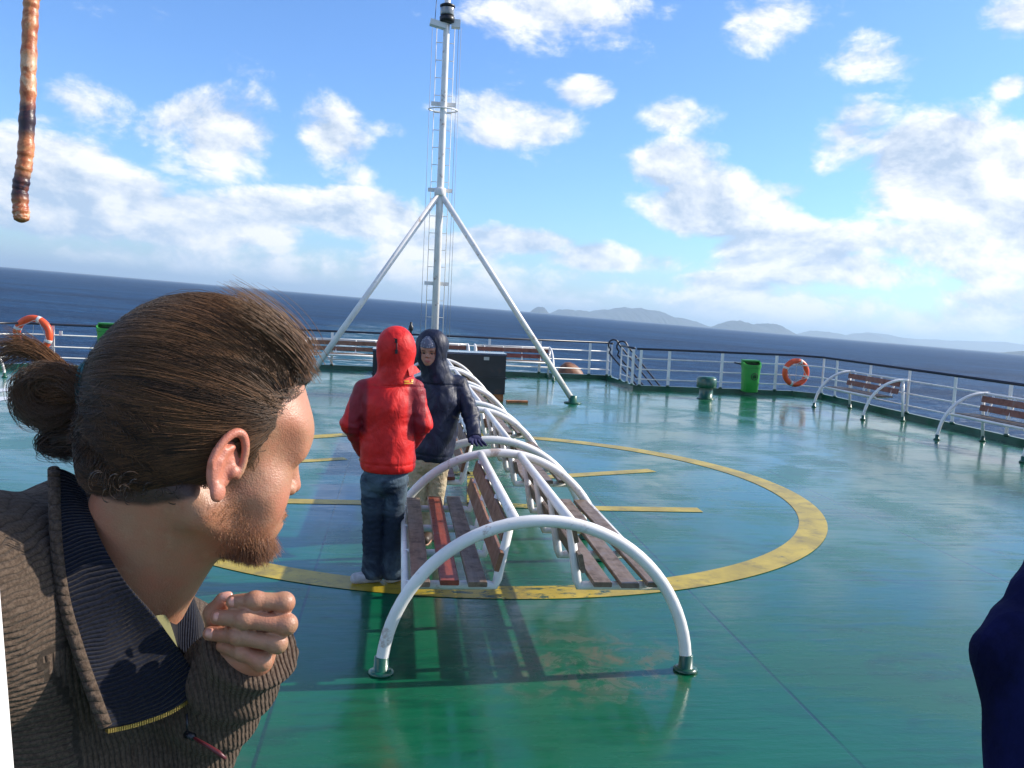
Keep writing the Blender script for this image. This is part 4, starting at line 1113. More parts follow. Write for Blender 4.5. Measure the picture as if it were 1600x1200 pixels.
HC = A(-.020, 0, .060)
def hair_r(D):
    """hair surface radius along unit directions D from HC"""
    r = np.array([.116, .087, .112])
    q = 1 / np.linalg.norm(D / r, axis=1)
    az = np.arctan2(D[:, 1], D[:, 0])
    return q
def hair_cap(P):
    d = ell(P, HC, (.1125, .0835, .1090))
    d = smin(d, ell(P, (-.065, 0, .02), (.055, .062, .070)), .03)
    hl = poly2(P[:, 0], P[:, 2], HAIRLINE)
    lock = .0016 * np.sin(np.arctan2(P[:, 2] - .06, -(P[:, 0] + .19)) * 55 + 3 * vnoise(P, 30, 3)) + .0012 * vnoise(P, 90, 5)
    d = smax(d + lock, hl + .0015 * vnoise(P, 160, 2), .006)
    return d
TIE = hpt(158, 608, HD + .080)
def build_hair():
    hm = mat('brown_hair', (.05, .025, .012), .38, fn=hair_fn((.022, .0105, .005), (.20, .092, .036), .42, .25))
    cap_m = mat('dark_hair_base', (.030, .014, .006), .6, var=.5, var_scale=60, bump=.5, bump_scale=150)
    def rel(M_): return M_
    cap = sdf_obj('hair', hair_cap, (-.17, -.12, -.08), (.13, .12, .20), .003, cap_m, man)
    cap.matrix_parent_inverse = BMi; cap.matrix_basis = HM
    qb = lambda x, y, dy=0.0: hpt(x, y, HD + .075 + dy)
    bun = lambda P: np.minimum(smin(ell(P, qb(80, 618), (.021, .018, .020)), cone(P, qb(100, 610), TIE, .016, .012), .012), smin(cone(P, qb(88, 688), qb(125, 682), .009, .014), cone(P, qb(125, 682), qb(180, 680, .01), .014, .02), .01)) + .0015 * vnoise(P, 200, 8)
    c_ = qb(100, 640); bn = sdf_obj('hair_bun', bun, c_ - .07, c_ + .07, .003, cap_m, cap)
    # strands: roots over the scalp, combed back to the tie
    N = 22000
    D = RNG.normal(size=(N * 3, 3)); D /= np.linalg.norm(D, axis=1, keepdims=True)
    R0 = HC + D * hair_r(D)[:, None] * .95
    keep = (poly2(R0[:, 0], R0[:, 2], HAIRLINE) < -.001) & (R0[:, 0] > -.13)
    R0 = R0[keep][:N]; D = D[keep][:N]
    # more along the front edge
    hl = HAIRLINE
    E = []
    for i in range(11, len(hl)):
        a, b = hl[i], hl[(i + 1) % len(hl)]
        L = np.hypot(*(b - a)); 
        for q in range(int(L / .00005) if i > 11 else 0):
            t = RNG.random(); p = a + (b - a) * t; E.append((p[0], p[1]))
    NR = []
    for i in range(0, 9):
        a, b = hl[i], hl[(i + 1) % len(hl)]
        for q in range(int(np.hypot(*(b - a)) / .00007) if i < 7 else 0):
            p = a + (b - a) * RNG.random() + A(.0, .016) * RNG.random() ** 2; NR.append((p[0], -.058 - .012 * RNG.random() if i < 6 else -.05 * RNG.random(), p[1]))
    NR = np.array(NR); R0 = np.concatenate([R0, NR]); d2 = NR - HC; D = np.concatenate([D, d2 / np.linalg.norm(d2, axis=1, keepdims=True)])
    E = np.array(E); 
    if len(E):
        ddx = (E[:, 0] - HC[0]) / .111; ddz = (E[:, 1] - HC[2]) / .107; yy = 1 - ddx ** 2 - ddz ** 2; ok = yy > 0.02
        E = E[ok]; yv = np.sqrt(yy[ok]) * .083 * np.where(RNG.random(len(E)) < .7, -1, 1)
        RE = np.stack([E[:, 0], yv, E[:, 1]], 1) - A(.001, 0, 0) * RNG.random((len(E), 1)); R0 = np.concatenate([R0, RE]); d2 = RE - HC; D = np.concatenate([D, d2 / np.linalg.norm(d2, axis=1, keepdims=True)])
    # hair over the forehead edge
    n = len(R0); K = 16
    s = np.linspace(0, 1, K)[None, :, None]
    Td = (TIE - HC) / np.linalg.norm(TIE - HC)
    # sideways target so the strands of each side arrive around the tie
    jit = RNG.normal(size=(n, 3)) * .006; T_ = TIE + jit; Tdn = T_ - HC; Tl = np.linalg.norm(Tdn, axis=1, keepdims=True); Tdn = Tdn / Tl
    om = np.arccos(np.clip((D * Tdn).sum(1), -.999, .999))[:, None, None]
    dirs = (np.sin((1 - s) * om) * D[:, None] + np.sin(s * om) * Tdn[:, None]) / np.sin(om)
    dn = dirs / np.linalg.norm(dirs, axis=2, keepdims=True)
    flat = dn.reshape(-1, 3); rr = hair_r(flat).reshape(n, K)
    lockid = np.arctan2(D[:, 1], D[:, 2]) * 16 + RNG.normal(size=n) * .5
    lk = np.floor(lockid).astype(int); ph = (lk * 12.9898) % 6.28; amp = .0020 + .0022 * ((lk * 78.233) % 1.0)
    wav = .6 * amp[:, None] * np.sin(s[:, :, 0] * (5 + (lk % 4)[:, None]) + ph[:, None])
    layer = RNG.random((n, 1)) * .0034 - .0010
    fly = (RNG.random((n, 1)) < .02) * RNG.random((n, 1)) * .005
    rad_ = rr * (1 - .05 * (1 - np.sin(np.pi * np.clip(s[:, :, 0] * 1.1, 0, 1)) ** .5) * (s[:, :, 0] < .5)) + layer + wav + fly * np.sin(np.pi * s[:, :, 0])
    e = s[:, :, 0] ** 6; rad_ = rad_ * (1 - e) + Tl * e
    # the front quiff is raised a bit
    paths = HC + dn * rad_[:, :, None]
    front = np.clip((paths[:, :, 0] - .02) / .07, 0, 1) * np.clip((paths[:, :, 2] - .07) / .05, 0, 1)
    paths[:, :, 2] += .004 * front
    side_w = np.cross(dn.reshape(-1, 3), np.repeat(Tdn, K, 0)).reshape(n, K, 3)
    paths += side_w * (.0050 * np.sin(s[:, :, 0] * 9 + ph[:, None] * 2) * s[:, :, 0] * (1 - s[:, :, 0]) * 2.2)[:, :, None]
    Pf = paths.reshape(-1, 3)
    for _ in range(2):
        d0 = hair_cap(Pf); g = np.stack([hair_cap(Pf + np.eye(3)[i] * .001) - d0 for i in range(3)], 1) / .001
        inner = (np.repeat(layer + .0025, K, 1) * .5 + .0004).ravel(); Pf = Pf + g * np.clip(inner - d0, 0, .02)[:, None]
    paths = Pf.reshape(n, K, 3)
    tone = np.clip(.25 + .30 * np.sin(lk * 5.1) + .09 * RNG.normal(size=n) + .22 * (D[:, 2] > .3) + .25 * np.clip(D[:, 0], 0, 1), 0, 1)  # tone lifted on top and front: sunlit highlights put into the strand colour
    # bun / ponytail: loops out of the tie and curls
    hair_parts = [(paths, np.full(n, .00026), tone)]
    def bundle(ctrl, N_, spread, r, tn, K_=18, fr=1.0):
        ctrl = np.array(ctrl, float); k = len(ctrl); u = np.linspace(0, k - 1, K_)
        base = np.stack([np.interp(u, np.arange(k), ctrl[:, i]) for i in range(3)], 1)
        for _ in range(3): base[1:-1] = (base[:-2] + base[1:-1] * 2 + base[2:]) / 4
        sp = np.interp(u, np.arange(k), spread)
        o = RNG.normal(size=(N_, 3)) * .5; ph = RNG.random((N_, 1)) * 6.28
        P = base[None] + o[:, None, :] * sp[None, :, None]
        P += np.stack([np.sin(u[None] * 2.6 + ph), np.cos(u[None] * 2.1 + ph * 2), np.sin(u[None] * 1.7 + ph * 3)], 2) * sp[None, :, None] * .10 * fr
        return P, np.full(N_, r), np.clip(tn + .12 * RNG.normal(size=N_), 0, 1)
    q = lambda x, y, dy=0.0: hpt(x, y, HD + .075 + dy)
    # tie -> out -> loop down and back (bun)
    for dy, a in ((-.022, 0), (-.010, 1), (.004, 2), (.016, 3)):
        K_ = 20
        P, r, tn = bundle([TIE, q(118, 598, dy * .8), q(74, 580, dy), q(40, 600, dy), q(42, 640, dy), q(75, 655, dy), q(110, 645, dy * .5), q(128, 622, dy * .3)], 480, [.009, .010, .013, .014, .014, .013, .011, .008], .00034, .55, K_)
        hair_parts.append((P, r, tn))
        P, r, tn = bundle([TIE, q(116, 610, dy * .8), q(88, 620, dy), q(62, 612, dy), q(66, 590, dy), q(92, 588, dy), q(110, 600, dy), q(122, 615, dy)], 300, [.009, .010, .011, .012, .012, .012, .012, .010], .00034, .6, K_)
        hair_parts.append((P, r, tn))
    # tail end blowing to the left above the bun
    hair_parts.append(bundle([q(118, 605), q(98, 580), q(72, 556), q(45, 545), q(22, 545), q(-6, 560)], 300, [.006, .008, .009, .010, .013, .018], .00036, .75, 18, .6))
    hair_parts.append(bundle([q(110, 600), q(85, 570), q(60, 548), q(30, 532), q(8, 528)], 120, [.005, .007, .008, .010, .015], .00034, .8, 18, .6))
    # lower curl under the bun
    hair_parts.append(bundle([q(150, 660), q(115, 668), q(85, 672), q(66, 688), q(72, 702), q(100, 700), q(130, 690)], 420, [.013, .012, .010, .009, .009, .010, .013], .00044, .2, 18))
    hair_parts.append(bundle([q(190, 690), q(150, 690), q(115, 690), q(90, 700), q(110, 712)], 350, [.018, .014, .010, .008, .010], .00044, .15, 18))
    # nape curls
    for i in range(26):
        x = 150 + RNG.random() * 150; y = 752 + RNG.random() * 38 - abs(x - 230) * .10; c = A(*[side(x, y, -.06)[0], -.058 - RNG.random() * .01, side(x, y, -.06)[1]])
        c[0] -= 0; th = RNG.random() * 6.28; rr2 = .004 + RNG.random() * .005
        K_ = 18; u = np.linspace(0, 2.6, K_)[None]; n_ = 9; of = RNG.normal(size=(n_, 1)) * .15
        P = np.stack([c[0] + rr2 * np.cos(u + th + of) * (1 - u * .1), c[1] - .002 + .006 * np.sin(u * .8 + of) + np.zeros_like(u), c[2] + rr2 * np.sin(u + th + of) - u * .0012], 2)
        hair_parts.append((P, np.full(n_, .0003), np.clip(.02 + .08 * RNG.normal(size=n_), 0, 1)))
    # temple / sideburn wisps
    for (x, y, dx, dy) in [(398, 690, -22, 12), (404, 680, -26, 6), (392, 668, -24, -4), (410, 664, -30, 0), (420, 650, -32, -2), (436, 636, -30, 0), (384, 700, 6, 22), (390, 706, 4, 24), (450, 612, -26, 8), (470, 604, -18, 16)]:
        a0 = side(x + 4, y + 2); a1 = side(x + dx, y + dy); K_ = 18; n_ = 45; u = np.linspace(0, 1, K_)[None]
        ox = RNG.normal(size=(n_, 1)) * .0035; oz = RNG.normal(size=(n_, 1)) * .0030
        xs_ = a0[0] + (a1[0] - a0[0]) * u + ox + .003 * np.sin(u * 5 + ox * 900); zs_ = a0[1] + (a1[1] - a0[1]) * u + oz + .002 * np.sin(u * 6 + oz * 700)
        xx = (xs_ - HC[0]) / .1165; zz = (zs_ - HC[2]) / .1125; yv = -np.sqrt(np.clip(1 - xx ** 2 - zz ** 2, .06, 1)) * .0865
        yv = np.where(zs_ < .035, -np.maximum(np.abs(yv), .066), yv)
        hair_parts.append((np.stack([xs_, yv + 0 * u, zs_], 2), np.full(n_, .00034), np.clip(.35 + .25 * RNG.normal(size=n_), 0, 1)))
    # forelock: wispy hair standing proud at the front
    fl = []
    for i in range(520):
        x = 470 + RNG.random() * 26; y = 545 + RNG.random() * 55; 
        c = A(side(x - 10, y, -.045)[0], -.045 + RNG.normal() * .022, side(x - 10, y, -.045)[1]); c[0] = min(c[0], .088)
        fl.append(c)
    fl = np.array(fl); K_ = 18; u = np.linspace(0, 1, K_)[None, :, None]
    tgt = np.stack([fl[:, 0] - .075 - .03 * RNG.random(len(fl)), fl[:, 1] * 1.25, fl[:, 2] + .030 + .01 * RNG.random(len(fl))], 1)
    mid = (fl + tgt) / 2 + A(.010, 0, .011)[None] + RNG.normal(size=fl.shape) * .003
    P = (1 - u) ** 2 * fl[:, None] + 2 * u * (1 - u) * mid[:, None] + u ** 2 * tgt[:, None]
    hair_parts.append((P, np.full(len(fl), .00036), np.clip(.55 + .25 * RNG.normal(size=len(fl)), 0, 1)))
    byK = {}
    for P, r, tn in hair_parts:
        byK.setdefault(P.shape[1], []).append((P, r, tn))
    allp = []
    Kt = 18
    for P, r, tn in hair_parts:
        if P.shape[1] != Kt:
            u0 = np.linspace(0, 1, P.shape[1]); u1 = np.linspace(0, 1, Kt); i0 = np.clip((u1 * (P.shape[1] - 1)).astype(int), 0, P.shape[1] - 2); f = (u1 * (P.shape[1] - 1) - i0)[None, :, None]
            P = P[:, i0] * (1 - f) + P[:, i0 + 1] * f
        allp.append((P, r, tn))
    P = np.concatenate([x[0] for x in allp]); r = np.concatenate([x[1] for x in allp]); tn = np.concatenate([x[2] for x in allp])
    st = strands('hair_strands', P, r, hm, cap, col=tn)
    st['label'] = 'combed back brown strands and curled ponytail'
    # hair tie
    tm = mat('teal_hair_tie', (.012, .10, .11), .6)
    Mt = MB(); nrm = (q(30, 610) - TIE); nrm = nrm / np.linalg.norm(nrm); ax = Vector(nrm); e1 = ax.cross(Vector((0, 1, 0))).normalized(); e2 = ax.cross(e1)
    for k, o_ in enumerate((.000, .0035)):
        c = Vector(TIE) + ax * (.011 + o_)
        Mt.tube([c + e1 * math.cos(a) *  .0265 * 1.1 + e2 * math.sin(a) * .0265 for a in [2 * math.pi * i / 30 for i in range(30)]], .0020, 8, closed=True)
    tie = Mt.build('hair_tie', tm, cap)
    # beard strands
    bm_ = mat('reddish_beard', (.25, .10, .04), .45, fn=hair_fn((.10, .036, .014), (.36, .15, .055), .45, .4))
    me = man.data; n = len(me.vertices); co = np.empty(n * 3, np.float32); me.vertices.foreach_get('co', co); co = co.reshape(-1, 3)
    no = np.empty(n * 3, np.float32); me.vertices.foreach_get('normal', no); no = no.reshape(-1, 3)
    bw = np.empty(n, np.float32); me.attributes['beard'].data.foreach_get('value', bw)
    Vh = co @ B2H[:3, :3].T + B2H[:3, 3]; Nh = no @ B2H[:3, :3].T
    w = bw ** 2 * (.12 + np.clip((Vh[:, 0] - .025) / .05, 0, 1) * 1.2) * (Vh[:, 2] < .0); w /= w.sum()
    idx = RNG.choice(n, 6500, p=w); b0 = Vh[idx] + RNG.normal(size=(6500, 3)) * .0012; nn = Nh[idx]
    ln = (.0025 + .0065 * np.clip((Vh[idx, 0] - .045) / .035, 0, 1) * (Vh[idx, 2] < -.06))[:, None] * (.6 + .7 * RNG.random((6500, 1)))
    dr = nn * .55 + A(.15, 0, -.75) + RNG.normal(size=(6500, 3)) * .28; dr /= np.linalg.norm(dr, axis=1, keepdims=True)
    K_ = 5; u = np.linspace(0, 1, K_)[None, :, None]
    P = b0[:, None] - nn[:, None] * .001 + (nn * .6 + dr * .7)[:, None] * ln[:, None] * u + dr[:, None] * ln[:, None] * u * u * .5
    b = strands('beard', P, np.full(6500, .00022), bm_, man); b.matrix_parent_inverse = BMi; b.matrix_basis = HM
    # eyebrow hairs and eyes
    ev = MB()
    for s_ in (-1, 1):
        m_ = MB(); m_.lathe([(.0001, -.0121), (.006, -.0105), (.0105, -.006), (.0121, 0), (.0105, .006), (.006, .0105), (.0001, .0121)], (.0705, s_ * .033, .018), 16)
        e = m_.build('eye', mat('eye_white', (.6, .56, .52), .2), man); e.matrix_parent_inverse = BMi; e.matrix_basis = HM
        n_ = 160; t_ = RNG.random(n_); x0 = np.stack([.0885 - .020 * t_ ** 1.6, s_ * (.012 + .038 * t_), .039 + .005 * np.sin(t_ * 2.6) + RNG.normal(size=n_) * .0014], 1)
        d_ = A(0.001, s_ * .9, .3)[None] + RNG.normal(size=(n_, 3)) * .2; K2 = 4; u = np.linspace(0, 1, K2)[None, :, None]
        bb = strands('eyebrow', x0[:, None] + d_[:, None] * u * .006 + A(.003, 0, 0) * np.sin(u * 3), np.full(n_, .00028), bm_, man); bb.matrix_parent_inverse = BMi; bb.matrix_basis = HM
# ---------------------------------------------------------------- his clothes
def knit_fn(c1, c2, stitch=.16, pitch=.0056):
    def fn(t, b, tc):
        X, Y, Z = t.sep(tc)
        wob = t.m('MULTIPLY', t.m('SUBTRACT', t.noise(tc, 9, 3, .5), .5), .03)
        fz = t.noise(tc, 420, 3, .7)
        U_ = attr_node(t, 'ku'); V_ = attr_node(t, 'kv')
        u = t.m('MULTIPLY', t.m('ADD', U_, wob), 2 * math.pi / pitch); v = t.m('MULTIPLY', V_, 2 * math.pi / .0062)
        rib = t.m('ABSOLUTE', t.m('SINE', t.m('MULTIPLY', u, .5)))
        st = t.m('ABSOLUTE', t.m('SINE', t.m('ADD', t.m('MULTIPLY', v, .5), t.m('MULTIPLY', rib, 1.6))))
        h = t.m('ADD', t.m('MULTIPLY', t.m('POWER', rib, .6), .75), t.m('ADD', t.m('MULTIPLY', st, stitch), t.m('MULTIPLY', fz, .3)))
        col = t.mix(t.smooth(t.noise(tc, 300, 3, .7), .35, .65), c1, c2)
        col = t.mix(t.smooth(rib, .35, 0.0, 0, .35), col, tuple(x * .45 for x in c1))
        t.l.new(col, b.inputs['Base Color']); b.inputs['Roughness'].default_value = .95; b.inputs['Specular IOR Level'].default_value = .12
        b.inputs['Sheen Weight'].default_value = .12; b.inputs['Sheen Roughness'].default_value = .5; b.inputs['Sheen Tint'].default_value = (.8, .7, .6, 1)
        t.l.new(t.bump(h, 1.0, .0042), b.inputs['Normal'])
    return fn
def sweater_sdf(P):
    Y = np.abs(P[:, 1]); Q = np.stack([P[:, 0], Y, P[:, 2]], 1)
    d = ell(P, (-.005, 0, NZ - .215), (.135, .190, .225))
    d = smin(d, cone(P, (-.02, -.06, NZ - .12), RSh + A(.02, .04, -.06), .09, .08), .07)
    d = smin(d, cone(P, bpt(225, 1010, 1.0), LSh, .050, .058), .04)
    d = smin(d, ell(P, (.0, 0, NZ - .46), (.135, .175, .22)), .08)
    d = smin(d, chain(P, [RSh, REl, RWr], [.070, .060, .045], .02), .035)
    d = smin(d, cone(P, LSh, LEl, .060, .056), .035)
    d = smin(d, cone(P, LEl, LWr - (LEl - LWr) * .24, .052, .046), .02)
    d = smin(d, cone(P, LWr + (LEl - LWr) * .05, LWr - (LEl - LWr) * .27, .046, .041), .006)
    d = smin(d, cone(P, bpt(100, 832, .955), bpt(-60, 905, .84), .048, .068), .06); d = smin(d, cone(P, bpt(-60, 905, .84), RSh, .07, .07), .06)
    d = smin(d, cone(P, bpt(110, 830, .96), bpt(150, 930, .98), .055, .07), .04)
    d = smin(d, cone(P, bpt(110, 1010, .935), bpt(0, 950, .85), .06, .08), .06)
    d = d + .0035 * vnoise(P, 14, 1) + .0015 * vnoise(P, 40, 4)
    d = d + .004 * np.sin((P @ ((LWr - LEl) / np.linalg.norm(LWr - LEl))) * 120) * (np.linalg.norm(P - LWr, axis=1) < .12)
    # opening for hand
    ax = (LEl - LWr) / np.linalg.norm(LEl - LWr); s_ = (P - LWr) @ ax + .046
    near = np.linalg.norm(P - LWr, axis=1) < .09
    cut = np.where(near, -s_ - .002, -9); d = np.maximum(d, cut)
    # neck hole
    nb = toB(NB1); ne = toB(NB0); hole = cone(P, nb + (nb - ne) * .1, ne, .064, .066)
    return smax(d, -hole, .008)
def patch(name, ctrl, m, parent, nu=40, nv=24, th=.004, ku=None, inv=None):
    """smooth sheet through a control net of body-frame points, given thickness"""
    C = np.array(ctrl, float); a, b = C.shape[:2]
    def resample(C, n, ax):
        C = np.moveaxis(C, ax, 0); k = len(C); u = np.linspace(0, k - 1, n); out = []
        for q in u:
            i = min(int(q), k - 2); f = q - i; p0 = C[max(i - 1, 0)]; p1 = C[i]; p2 = C[i + 1]; p3 = C[min(i + 2, k - 1)]
            out.append(.5 * ((2 * p1) + (-p0 + p2) * f + (2 * p0 - 5 * p1 + 4 * p2 - p3) * f * f + (-p0 + 3 * p1 - 3 * p2 + p3) * f ** 3))
        return np.moveaxis(np.array(out), 0, ax)
    C = resample(resample(C, nu, 0), nv, 1)
    V = C.reshape(-1, 3); F = [(i * nv + j, i * nv + j + 1, (i + 1) * nv + j + 1, (i + 1) * nv + j) for i in range(nu - 1) for j in range(nv - 1)]
    o = new_mesh(name, V, F, m, parent)
    md = o.modifiers.new('thick', 'SOLIDIFY'); md.thickness = th; md.offset = 0
    if ku:
        du = np.linalg.norm(np.diff(C, axis=0), axis=2).mean(1); dv = np.linalg.norm(np.diff(C, axis=1), axis=2).mean(0)
        cu = np.concatenate([[0], np.cumsum(du)]); cv = np.concatenate([[0], np.cumsum(dv)])
        U_ = np.repeat(cu, nv); V_ = np.tile(cv, nu)
        if ku == 'v': U_, V_ = V_, U_
        for n_, a_ in (('ku', U_), ('kv', V_)): at = o.data.attributes.new(n_, 'FLOAT', 'POINT'); at.data.foreach_set('value', a_.astype(np.float32))
    return o, C
def build_clothes():
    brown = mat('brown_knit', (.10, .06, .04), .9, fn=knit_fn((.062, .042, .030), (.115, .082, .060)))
    navy = mat('navy_rib_knit', (.01, .015, .03), .9, fn=knit_fn((.0045, .0065, .015), (.009, .013, .026), .03, .0042))
    s1 = bpt(105, 1020, .80); s2 = bpt(35, 1190, .74); s0 = bpt(118, 900, .83)
    def ku(V):
        # sleeve side: ribs run level; chest: ribs run down. the seam is the line through s1, s2
        t = np.clip((V[:, 2] - s2[2]) / (s1[2] - s2[2]), -1, 3); sx = s2[0] + (s1[0] - s2[0]) * t
        chest = (V[:, 0] > sx) & (V[:, 2] < s1[2] + .01)
        return np.where(chest, V[:, 0] * .9 + V[:, 1] * .75 + V[:, 2] * .15, V[:, 2] + .12 * V[:, 0])
    def kv(V): return np.where(V[:, 0] > 9, 0, V[:, 2] * .5 + V[:, 0])
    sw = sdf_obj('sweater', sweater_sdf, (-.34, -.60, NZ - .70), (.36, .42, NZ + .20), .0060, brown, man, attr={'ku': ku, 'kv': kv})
    D = .845
    g = lambda x, y, d: bpt(x, y, d)
    # rows run from the back of the neck to the zip end; columns from the neck edge to the outer trim
    net = [[g(124, 752, .895), g(112, 744, .885), g(98, 737, .875), g(84, 733, .865)],
           [g(150, 828, .838), g(133, 830, .834), g(110, 834, .828), g(88, 840, .820)],
           [g(193, 905, .822), g(165, 915, .815), g(132, 925, .806), g(100, 935, .796)],
           [g(246, 968, .836), g(205, 990, .826), g(160, 1005, .806), g(122, 1015, .790)],
           [g(283, 1022, .850), g(240, 1055, .828), g(190, 1075, .802), g(145, 1082, .780)],
           [g(316, 1075, .862), g(268, 1108, .835), g(215, 1128, .806), g(166, 1139, .776)]]
    col, C = patch('collar', net, navy, sw, 60, 30, .006, 'u')
    # brown rolled trim along the outer edge, brass zip along the end
    fz = MB(); fz.tube([Vector(p) for p in C[:, -1][::2]], .0058, 10); o = fz.build('collar_trim', brown, sw)
    n = len(o.data.vertices); co = np.empty(n * 3, np.float32); o.data.vertices.foreach_get('co', co); co = co.reshape(-1, 3)
    for n_, a_ in (('ku', co[:, 2] * .6), ('kv', co[:, 0])): at = o.data.attributes.new(n_, 'FLOAT', 'POINT'); at.data.foreach_set('value', a_.astype(np.float32))
    brass = mat('brass_zip', (.55, .38, .12), .35, metal=.9)
    zl = C[-1]; tot = np.concatenate([[0], np.cumsum(np.linalg.norm(np.diff(zl, axis=0), axis=1))]); zb = MB()
    cnt = int(tot[-1] / .0024)
    for i in range(cnt):
        q = (i + .5) / cnt * tot[-1]; p = A(*[np.interp(q, tot, zl[:, k]) for k in range(3)]); p2 = A(*[np.interp(min(q + .002, tot[-1]), tot, zl[:, k]) for k in range(3)])
        dv = p2 - p; dn = Vector(zl[-1] - zl[0]).normalized(); up = Vector((0, 0, 1)); nn = dn.cross(up).normalized()
        R = Matrix((dn, nn, dn.cross(nn))).transposed()
        zb.box(Vector(p) - Vector((0, 0, .0015)), (.0014, .0052, .0042), R)
    zb.build('zip_teeth', brass, sw)
    # far side of the collar standing up beyond the neck
    net2 = [[g(214, 955, 1.0), g(252, 968, .92), g(262, 1000, .91)],
            [g(262, 905, .99), g(272, 945, .95), g(275, 1010, .93)],
            [g(290, 918, 1.0), g(300, 960, .965), g(300, 1040, .93)],
            [g(314, 975, 1.0), g(318, 1010, .965), g(312, 1072, .91)]]
    patch('collar', net2, navy, sw, 26, 20, .006, 'u')
    # back of the collar round the nape
    net3 = [[g(84, 733, .895), g(60, 800, .86), g(50, 840, .845)],
            [g(100, 722, .94), g(70, 790, .93), g(60, 830, .94)],
            [g(150, 735, 1.0), g(120, 800, 1.0), g(110, 850, 1.0)]]
    # zip pull with a cord
    pl = MB(); pl.tube([Vector(g(292, 1115, .845)), Vector(g(293, 1146, .842))], .0013, 6); pl.tube([Vector(g(290, 1147, .842)), Vector(g(303, 1152, .838))], .0036, 8)
    pl.build('zip_pull', mat('dark_zip_pull', (.03, .03, .035), .25, metal=.5), sw)
    MB().tube([Vector(g(303, 1153, .838)), Vector(g(326, 1166, .834)), Vector(g(341, 1176, .83)), Vector(g(353, 1186, .828))], [.0014, .0019, .0024, .0016], 8).build('zip_cord', mat('dark_red_cord', (.10, .015, .02), .4), sw)
    ts = mat('olive_shirt', (.16, .15, .06), .8, bump=.4, bump_scale=60)
    nb = toB(NB1); ne = toB(NB0)
    tn = [[g(243, 962, .862), g(256, 962, .885), g(264, 975, .92)], [g(247, 985, .862), g(262, 995, .885), g(272, 1000, .92)], [g(262, 1015, .87), g(276, 1040, .89), g(285, 1050, .92)]]
    patch('shirt', tn, ts, man, 14, 14, .003)
    # trousers and shoes
    jm = mat('dark_trousers', (.03, .032, .04), .8, fn=cloth_fn((.025, .027, .035), (.04, .042, .05), 14, .5))
    def tr(P):
        Y = np.abs(P[:, 1]); Q = np.stack([P[:, 0], Y, P[:, 2]], 1)
        d = ell(P, (.0, 0, 1.0), (.118, .165, .14)); d = smin(d, cone(Q, (0, .088, .93), (.012, .098, .50), .096, .072), .03)
        d = smin(d, cone(Q, (.012, .098, .50), (-.01, .102, .09), .070, .062), .02); return np.maximum(d + .004 * vnoise(P, 16, 6), .04 - P[:, 2])
    sdf_obj('trousers', tr, (-.25, -.3, .02), (.25, .3, 1.16), .012, jm, man)
    shm = mat('brown_boots', (.05, .03, .02), .5)
    for s_ in (-1, 1):
        sdf_obj('shoe', lambda P, s_=s_: np.maximum(smin(cone(P, (-.03, s_ * .10, .055), (.14, s_ * .12, .038), .046, .040), cone(P, (-.02, s_ * .10, .06), (-.015, s_ * .10, .12), .045, .048), .02), -P[:, 2]), (-.1, s_ * .11 - .08, -.01), (.22, s_ * .11 + .08, .16), .009, shm, man)
    # nails on the visible fingertips
    nm = mat('finger_nail', (.62, .30, .22), .3, coat=.3)
    for (x, y, dd, ang) in ((476, 330, -.0045, 4), (345, 460, -.0065, 6), (402, 285, .010, -10), (276, 600, .001, 10)):
        c = hz(x, y, dd); tocam = A(*(BMi.to_3x3() @ (-ray(280 + x * .1833, 880 + y * .1833)).normalized())); rt = A(*(BMi.to_3x3() @ CR)); rt -= tocam * (rt @ tocam); rt /= np.linalg.norm(rt); up = np.cross(tocam, rt)
        ca, sa = math.cos(rad(ang)), math.sin(rad(ang)); e1 = rt * ca - up * sa; e2 = rt * sa + up * ca
        V = []; F = []; nr = 6; ns = 20; lift = .0085
        for i in range(nr + 1):
            for j in range(ns):
                t = 2 * math.pi * j / ns; r_ = i / nr; x_ = math.copysign(abs(math.cos(t)) ** .7, math.cos(t)) * r_; y_ = math.copysign(abs(math.sin(t)) ** .7, math.sin(t)) * r_
                V.append(c + e1 * (x_ * .0062) + e2 * (y_ * .0048) + tocam * (lift - .0020 * y_ * y_ - .0012 * x_ * x_ - (.0012 if i == nr else 0)))
        F = [(i * ns + j, i * ns + (j + 1) % ns, (i + 1) * ns + (j + 1) % ns, (i + 1) * ns + j) for i in range(nr) for j in range(ns)]
        new_mesh('finger_nail', V, F, nm, man)
build_man(); build_hair(); build_clothes()
